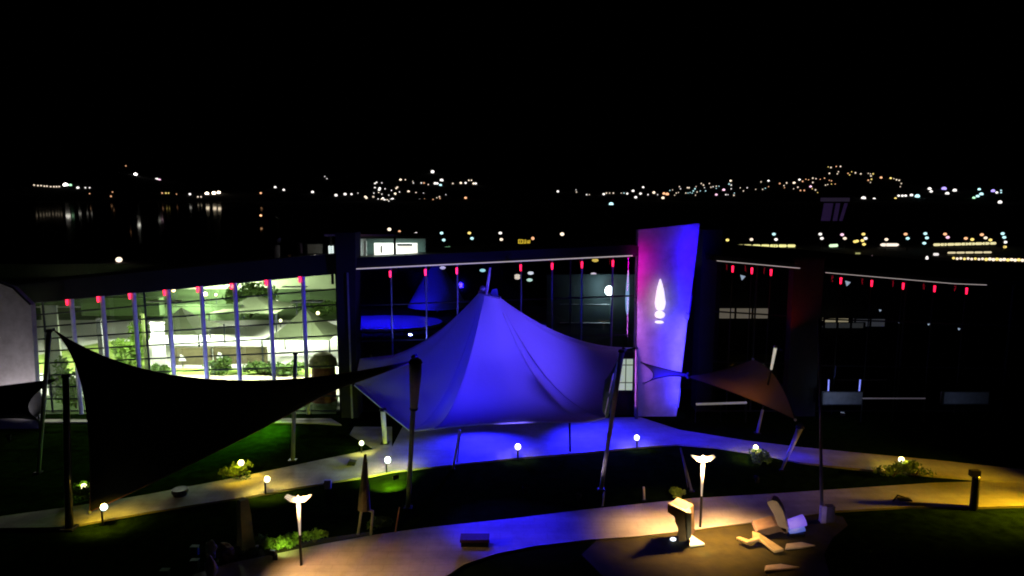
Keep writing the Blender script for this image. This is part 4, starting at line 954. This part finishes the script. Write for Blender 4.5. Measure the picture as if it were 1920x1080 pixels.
for x, y in [(1080, 356), (1081, 360), (1100, 365), (1105, 365), (1137, 362), (1143, 362), (1150, 362), (1165, 362), (1170, 362), (1215, 365), (1233, 365), (1261, 356), (1256, 357), (1274, 350), (1276, 354), (1265, 366), (1268, 362), (1272, 361), (1289, 352), (1292, 352), (1286, 362), (1290, 362), (1294, 361), (1298, 362), (1300, 358), (1305, 350), (1303, 354), (1307, 360), (1313, 358), (1315, 344), (1319, 347), (1321, 352), (1330, 344), (1333, 351), (1337, 350), (1343, 349), (1348, 349), (1343, 353), (1323, 358), (1304, 366), (1361, 365), (1365, 365), (1367, 345), (1371, 347), (1371, 354), (1377, 362), (1376, 366), (1388, 352), (1394, 358), (1401, 352), (1417, 355), (1427, 341), (1430, 355), (1435, 353),
             (1441, 350), (1462, 344), (1470, 348), (1475, 343), (1471, 352), (1488, 354), (1505, 340), (1496, 351), (1501, 357), (1508, 357), (1511, 336), (1516, 337), (1524, 334), (1524, 342), (1523, 354), (1529, 356), (1533, 361), (1530, 335), (1538, 336), (1546, 334), (1555, 338), (1559, 339), (1548, 347), (1552, 346), (1559, 345), (1566, 345), (1553, 313), (1558, 314), (1568, 312), (1576, 312), (1555, 325), (1572, 322), (1570, 326), (1590, 325), (1597, 322), (1593, 328), (1604, 324), (1614, 326), (1628, 325), (1632, 326), (1637, 326), (1633, 330), (1634, 336), (1628, 338), (1632, 342), (1676, 335), (1681, 337), (1686, 338), (1690, 344), (1688, 350)]:
    FAR.append((x, y, random.choice((1.2, 1.5, 1.9)), random.choice((WHT, CYN, WRM, WRM)) if x < 1440 else random.choice((WRM, WRM, ORG, YEL))))
FAR += [(1046, 359, 2.6, WHT), (1132, 364, 2.6, WHT), (1176, 363, 2.2, WHT), (1187, 358, 3, WHT), (1192, 370, 3, WHT), (1206, 351, 2.3, WHT), (1201, 363, 2.6, WHT), (1226, 361, 3, WRM), (1245, 363, 3, ORG), (1251, 364, 3.6, ORG), (1243, 371, 3.2, WRM), (1343, 365, 2.6, PNK), (1357, 356, 3, PNK), (1370, 339, 2.4, WRM), (1441, 339, 2.3, WHT), (1489, 343, 3, WRM), (1499, 337, 2.5, WHT), (1520, 350, 2.7, PNK), (1652, 333, 2.6, ORG), (1670, 334, 2.2, YEL)]
FAR += [(1619, 372, 5, WHT), (1639, 373, 3, WHT), (1679, 372, 2.4, YEL), (1685, 367, 2.6, WHT), (1692, 367, 2.6, WHT), (1698, 367, 2.8, WHT), (1709, 366, 3.4, WHT), (1720, 368, 5, CYN), (1743, 354, 3.6, WHT), (1746, 359, 3, WHT), (1770, 354, 5, VIO), (1776, 363, 4, WHT), (1790, 357, 4, WHT), (1836, 355, 3, CYN), (1833, 368, 3.5, CYN), (1840, 364, 4, CYN), (1862, 358, 4, VIO), (1869, 361, 2.6, WHT), (1877, 357, 2, CYN), (1877, 361, 2, CYN), (1826, 371, 3, GRN)]
for x, y, r, c in FAR:
    s = 1.0 if r < 2.2 else 1.5
    if x < 420 and r >= 3.3: s = 6
    far_light(x, y, r * .74, c, s, lab_of(x, y, r, c), 'lights on the hills across the bay', wx=1.2 if r > 2 else 1)

# lights lying on the near shore
def at(px, py, Y): return P(px, py, Y)
for x, y, r, c, lab in [(1146, 383, 3.6, CYN, 'lone teal oval light below the shore row right of the tent peak'), (1054, 439, 3.2, WRM, 'lone warm light over the black roof right of the yellow sign'), (223, 487, 5, WRM, 'lone bright warm light over the left roof'),
                        (1875, 379, 3, WHT, 'lone white light under the bright far right shore'), (1785, 495, 2.5, ORG, 'small orange light below the row of string lamps'), (730, 430, 3, WRM, 'warm light over the left end of the pavilion roof'), (749, 434, 2, ORG, 'small orange light over the middle of the pavilion roof'),
                        (821, 477, 2, ORG, 'faint orange light low beside the pavilion'), (489, 404, 2, ORG, 'faint orange light on the dark shore left of the furled parasol')]:
    Y = min(1500, max(170, 18 * F / max(12, (y - 365)))); Y = Y if y > 470 or y < 400 else Y * .8
    p = at(x, y, Y * .97); o = far_light(x, y, r, c, 1.6, lab, None, p=p, wx=1.2, name='shore_light')
# promenade lamps
def street(px, py, c, i):
    Y = 232 + (i % 3) * 4 + (0 if py < 443 else -12); p = at(px, py, Y)
    t = thing('street_lamp', (p.x, p.y, 0), '', 'street lamp', 'street lamps on the far promenade')
    side = 'behind the tent roof' if px < 1000 else ('between the tower and the pylon' if px < 1490 else ('right of the pylon' if px < 1700 else 'in the bright far right part of the promenade'))
    t['label'] = 'distant %s %s street lamp %s' % ('tall' if py < 443 else 'low', cname[c], side)
    MB().tube([(p.x, p.y, 0), p], .08, 6).build('pole', black_metal, t)
    MB().ball(p, 2.8 * Y / F, sx=1.15, sz=.9).build('head', glow('head_' + cname[c], c, 1.3), t, smooth=True)
for i, (x, y, c) in enumerate([(780, 438, WHT), (828, 437, CYN), (832, 450, CYN), (880, 437, YEL), (885, 447, CYN), (938, 437, WHT), (940, 449, WRM), (1364, 450, YEL), (1409, 449, WRM), (1451, 439, CYN), (1455, 449, WHT), (1538, 439, WHT), (1541, 447, WHT), (1579, 440, PNK), (1584, 447, WRM),
                               (1619, 439, YEL), (1623, 447, WHT), (1617, 451, YEL), (1620, 458, YEL), (1662, 449, WRM), (1698, 439, ORG), (1702, 447, CYN), (1735, 438, CYN), (1738, 446, CYN), (1733, 456, CYN), (1772, 439, ORG), (1777, 445, PNK), (1811, 447, ORG), (1823, 449, YEL), (1841, 440, ORG), (1848, 446, WRM), (1857, 450, YEL), (1880, 438, CYN), (1883, 445, CYN), (1885, 454, WHT), (1884, 463, YEL), (1603, 453, YEL), (1607, 452, YEL)]):
    street(x, y, c, i)
def strip(x0, y0, x1, y1, Y, c, s, h, label, seg=1):
    a, b_ = at(x0, y0, Y), at(x1, y1, Y); t = thing('light_strip', (a.x, Y, 0), label, 'light strip')
    for k in range(seg):
        p, q = lerp(a, b_, (k + .06) / seg), lerp(a, b_, (k + .94) / seg)
        MB().tube([p, lerp(p, q, .08), lerp(p, q, .92), q], [h * .5, h, h, h * .5], 8).build('tube', glow('strip_%s' % label[:14], c, s), t, smooth=True)
    MB().box(min(a.x, b_.x), max(a.x, b_.x), Y + .2 + h, Y + .5 + h, 0, max(.3, a.z - h)).build('kerb_wall', dark_wall, t)
strip(1345, 461, 1492, 461, 236, (1, .95, .35), 1.0, .48, 'long yellow green light strip on the promenade left of the pylon', 9)
strip(1554, 461, 1572, 460, 236, (.7, 1, .6), 1.3, .5, 'short green white light strip right of the pylon')
strip(1649, 459, 1687, 459, 236, (1, .85, .7), 1.3, .5, 'short cream light strip in the middle of the far promenade')
strip(1750, 459, 1868, 456, 240, (1, .9, .45), .9, .45, 'long broken yellow light strip at the far right promenade', 9)
strip(1776, 474, 1860, 473, 205, (1, .85, .5), .8, .28, 'dimmer cream light strip under the long broken one', 5)
strip(1603, 475, 1614, 475, 203, (.8, .8, .3), .4, .25, 'faint yellow strip on the dark ground right of the pylon')
strip(1750, 477, 1760, 477, 203, (1, .95, .9), 1.0, .4, 'tiny white strip below the promenade lamps')
strip(832, 466, 846, 465, 215, (.4, 1, .5), 1.0, .5, 'short green light strip right of the rooftop pavilion')
strip(862, 475, 871, 475, 200, (.8, .6, .3), .7, .2, 'small amber light strip over the middle roof')
strip(885, 473, 894, 473, 200, (.8, .75, .9), .7, .2, 'small lilac light strip over the middle roof')
for i in range(30):
    px = lerp(1788, 1985, i / 29); yy = lerp(484, 489, i / 29) + (i % 2) * .8; p = at(px, yy, 182)
    t_ = far_light(px, yy, 2.3 + (i > 8) * .6, WRM if i % 3 else YEL, 1.3, 'small warm bulb in the dense string of lamps at the right edge', 'string of lamps at the right edge', p=p, name='string_lamp', cat='lamp')
for x, y, c in ((1635, 484, PNK), (1738, 485, WHT)):
    p = at(x, y, 190); far_light(x, y, 2.4, c, 1.3, 'upright %s light on the dark ground %s' % (cname[c], 'over the first right hand red lamps' if x < 1700 else 'below the bright promenade'), None, p=p, wz=2.2, name='bollard_light')
p = at(1680, 497, 150); t = thing('lit_gable', (p.x, p.y, 0), 'small pale green lit roof like a chevron below the promenade', 'roof')
k_ = 150 / F
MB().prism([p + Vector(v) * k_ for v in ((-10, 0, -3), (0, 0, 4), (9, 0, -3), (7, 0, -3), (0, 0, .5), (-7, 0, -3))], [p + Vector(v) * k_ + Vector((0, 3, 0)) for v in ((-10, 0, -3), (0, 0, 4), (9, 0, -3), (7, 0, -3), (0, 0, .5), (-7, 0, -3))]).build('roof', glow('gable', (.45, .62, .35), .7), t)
MB().box(p.x - 6 * k_, p.x + 6 * k_, p.y + .2, p.y + 2.8, 0, p.z - 3.2 * k_).build('wall', dark_wall, t)
# lit road on the right
sheet('road', [(1700, 478), (1960, 475), (1960, 484), (1760, 483)], 0.02, mat('road', (.06, .06, .05)))
# yellow sign
a = at(985, 453, 150); t = thing('roof_sign', (a.x, a.y, 0), 'small yellow lit sign of broken strokes over the black roof', 'sign')
s_ = MB(); k_ = 150 / F
for x0, x1, y0, y1 in ((-13, -5, -3.5, -2.7), (-13, -5, 3, 3.8), (-13, -12, -3.5, 3.5), (-6, -5, -3.5, 3.5), (-10, -9, -2, 2), (-3, -2, -3, 3.5), (0, 1, -3, 4), (3, 4, -3, 2), (5.5, 6.5, -2.5, 2.5), (8, 9, -2, 3), (-3, 1, -3.5, -2.8), (4, 9, -3, -2.4)):
    s_.box(a.x + x0 * k_, a.x + x1 * k_, a.y, a.y + .1, a.z + y0 * k_, a.z + y1 * k_)
s_.build('strokes', glow('sign_yellow', (1, .7, .05), 1.0), t)
MB().ball(a + Vector((14 * k_, 0, 6 * k_)), 3 * k_).build('lamp', glow('sign_lamp', ORG, 1.2), t, smooth=True)
MB().box(a.x - 14 * k_, a.x + 12 * k_, a.y + .15, a.y + .3, a.z - 5 * k_, a.z + 5 * k_).build('board', black_metal, t)
MB().tube([(a.x, a.y + .25, 0), (a.x, a.y + .25, a.z - 5 * k_)], .15, 6).build('post', black_metal, t)
# dim violet billboard
a = at(1565, 392, 300); k_ = 300 / F; t = thing('billboard', (a.x, a.y, 0), 'very dim violet billboard standing over the dark shore right of the tower', 'billboard')
dv = MB()
dv.box(a.x - 27 * k_, a.x + 27 * k_, a.y, a.y + .3, a.z + 14 * k_, a.z + 21 * k_); dv.build('header', glow('dim_violet', (.012, .008, .02), 1), t)
dv = MB()
for x0, x1, lean in ((-22, -5, 2), (0, 8, 2), (14, 20, 4)):
    dv.prism([Vector((a.x + (x0 - lean) * k_, a.y, a.z - 22 * k_)), Vector((a.x + (x1 - lean) * k_, a.y, a.z - 22 * k_)), Vector((a.x + (x1 + lean) * k_, a.y, a.z + 11 * k_)), Vector((a.x + (x0 + lean) * k_, a.y, a.z + 11 * k_))],
             [Vector((a.x + (x0 - lean) * k_, a.y + .3, a.z - 22 * k_)), Vector((a.x + (x1 - lean) * k_, a.y + .3, a.z - 22 * k_)), Vector((a.x + (x1 + lean) * k_, a.y + .3, a.z + 11 * k_)), Vector((a.x + (x0 + lean) * k_, a.y + .3, a.z + 11 * k_))])
dv.build('screen', glow('dim_violet2', (.01, .004, .024), 1), t)
MB().tube([(a.x, a.y + 1, 0), (a.x, a.y + 1, a.z + 10 * k_)], .5, 8).build('post', black_metal, t)

for o in list(S.objects):
    if o.type == 'MESH' and o.parent and o.parent.name.startswith(('sculpture', 'stone_strip')) and 'light' not in o.name:
        b = o.modifiers.new('bevel', 'BEVEL'); b.width = .05; b.segments = 3; b.limit_method = 'ANGLE'
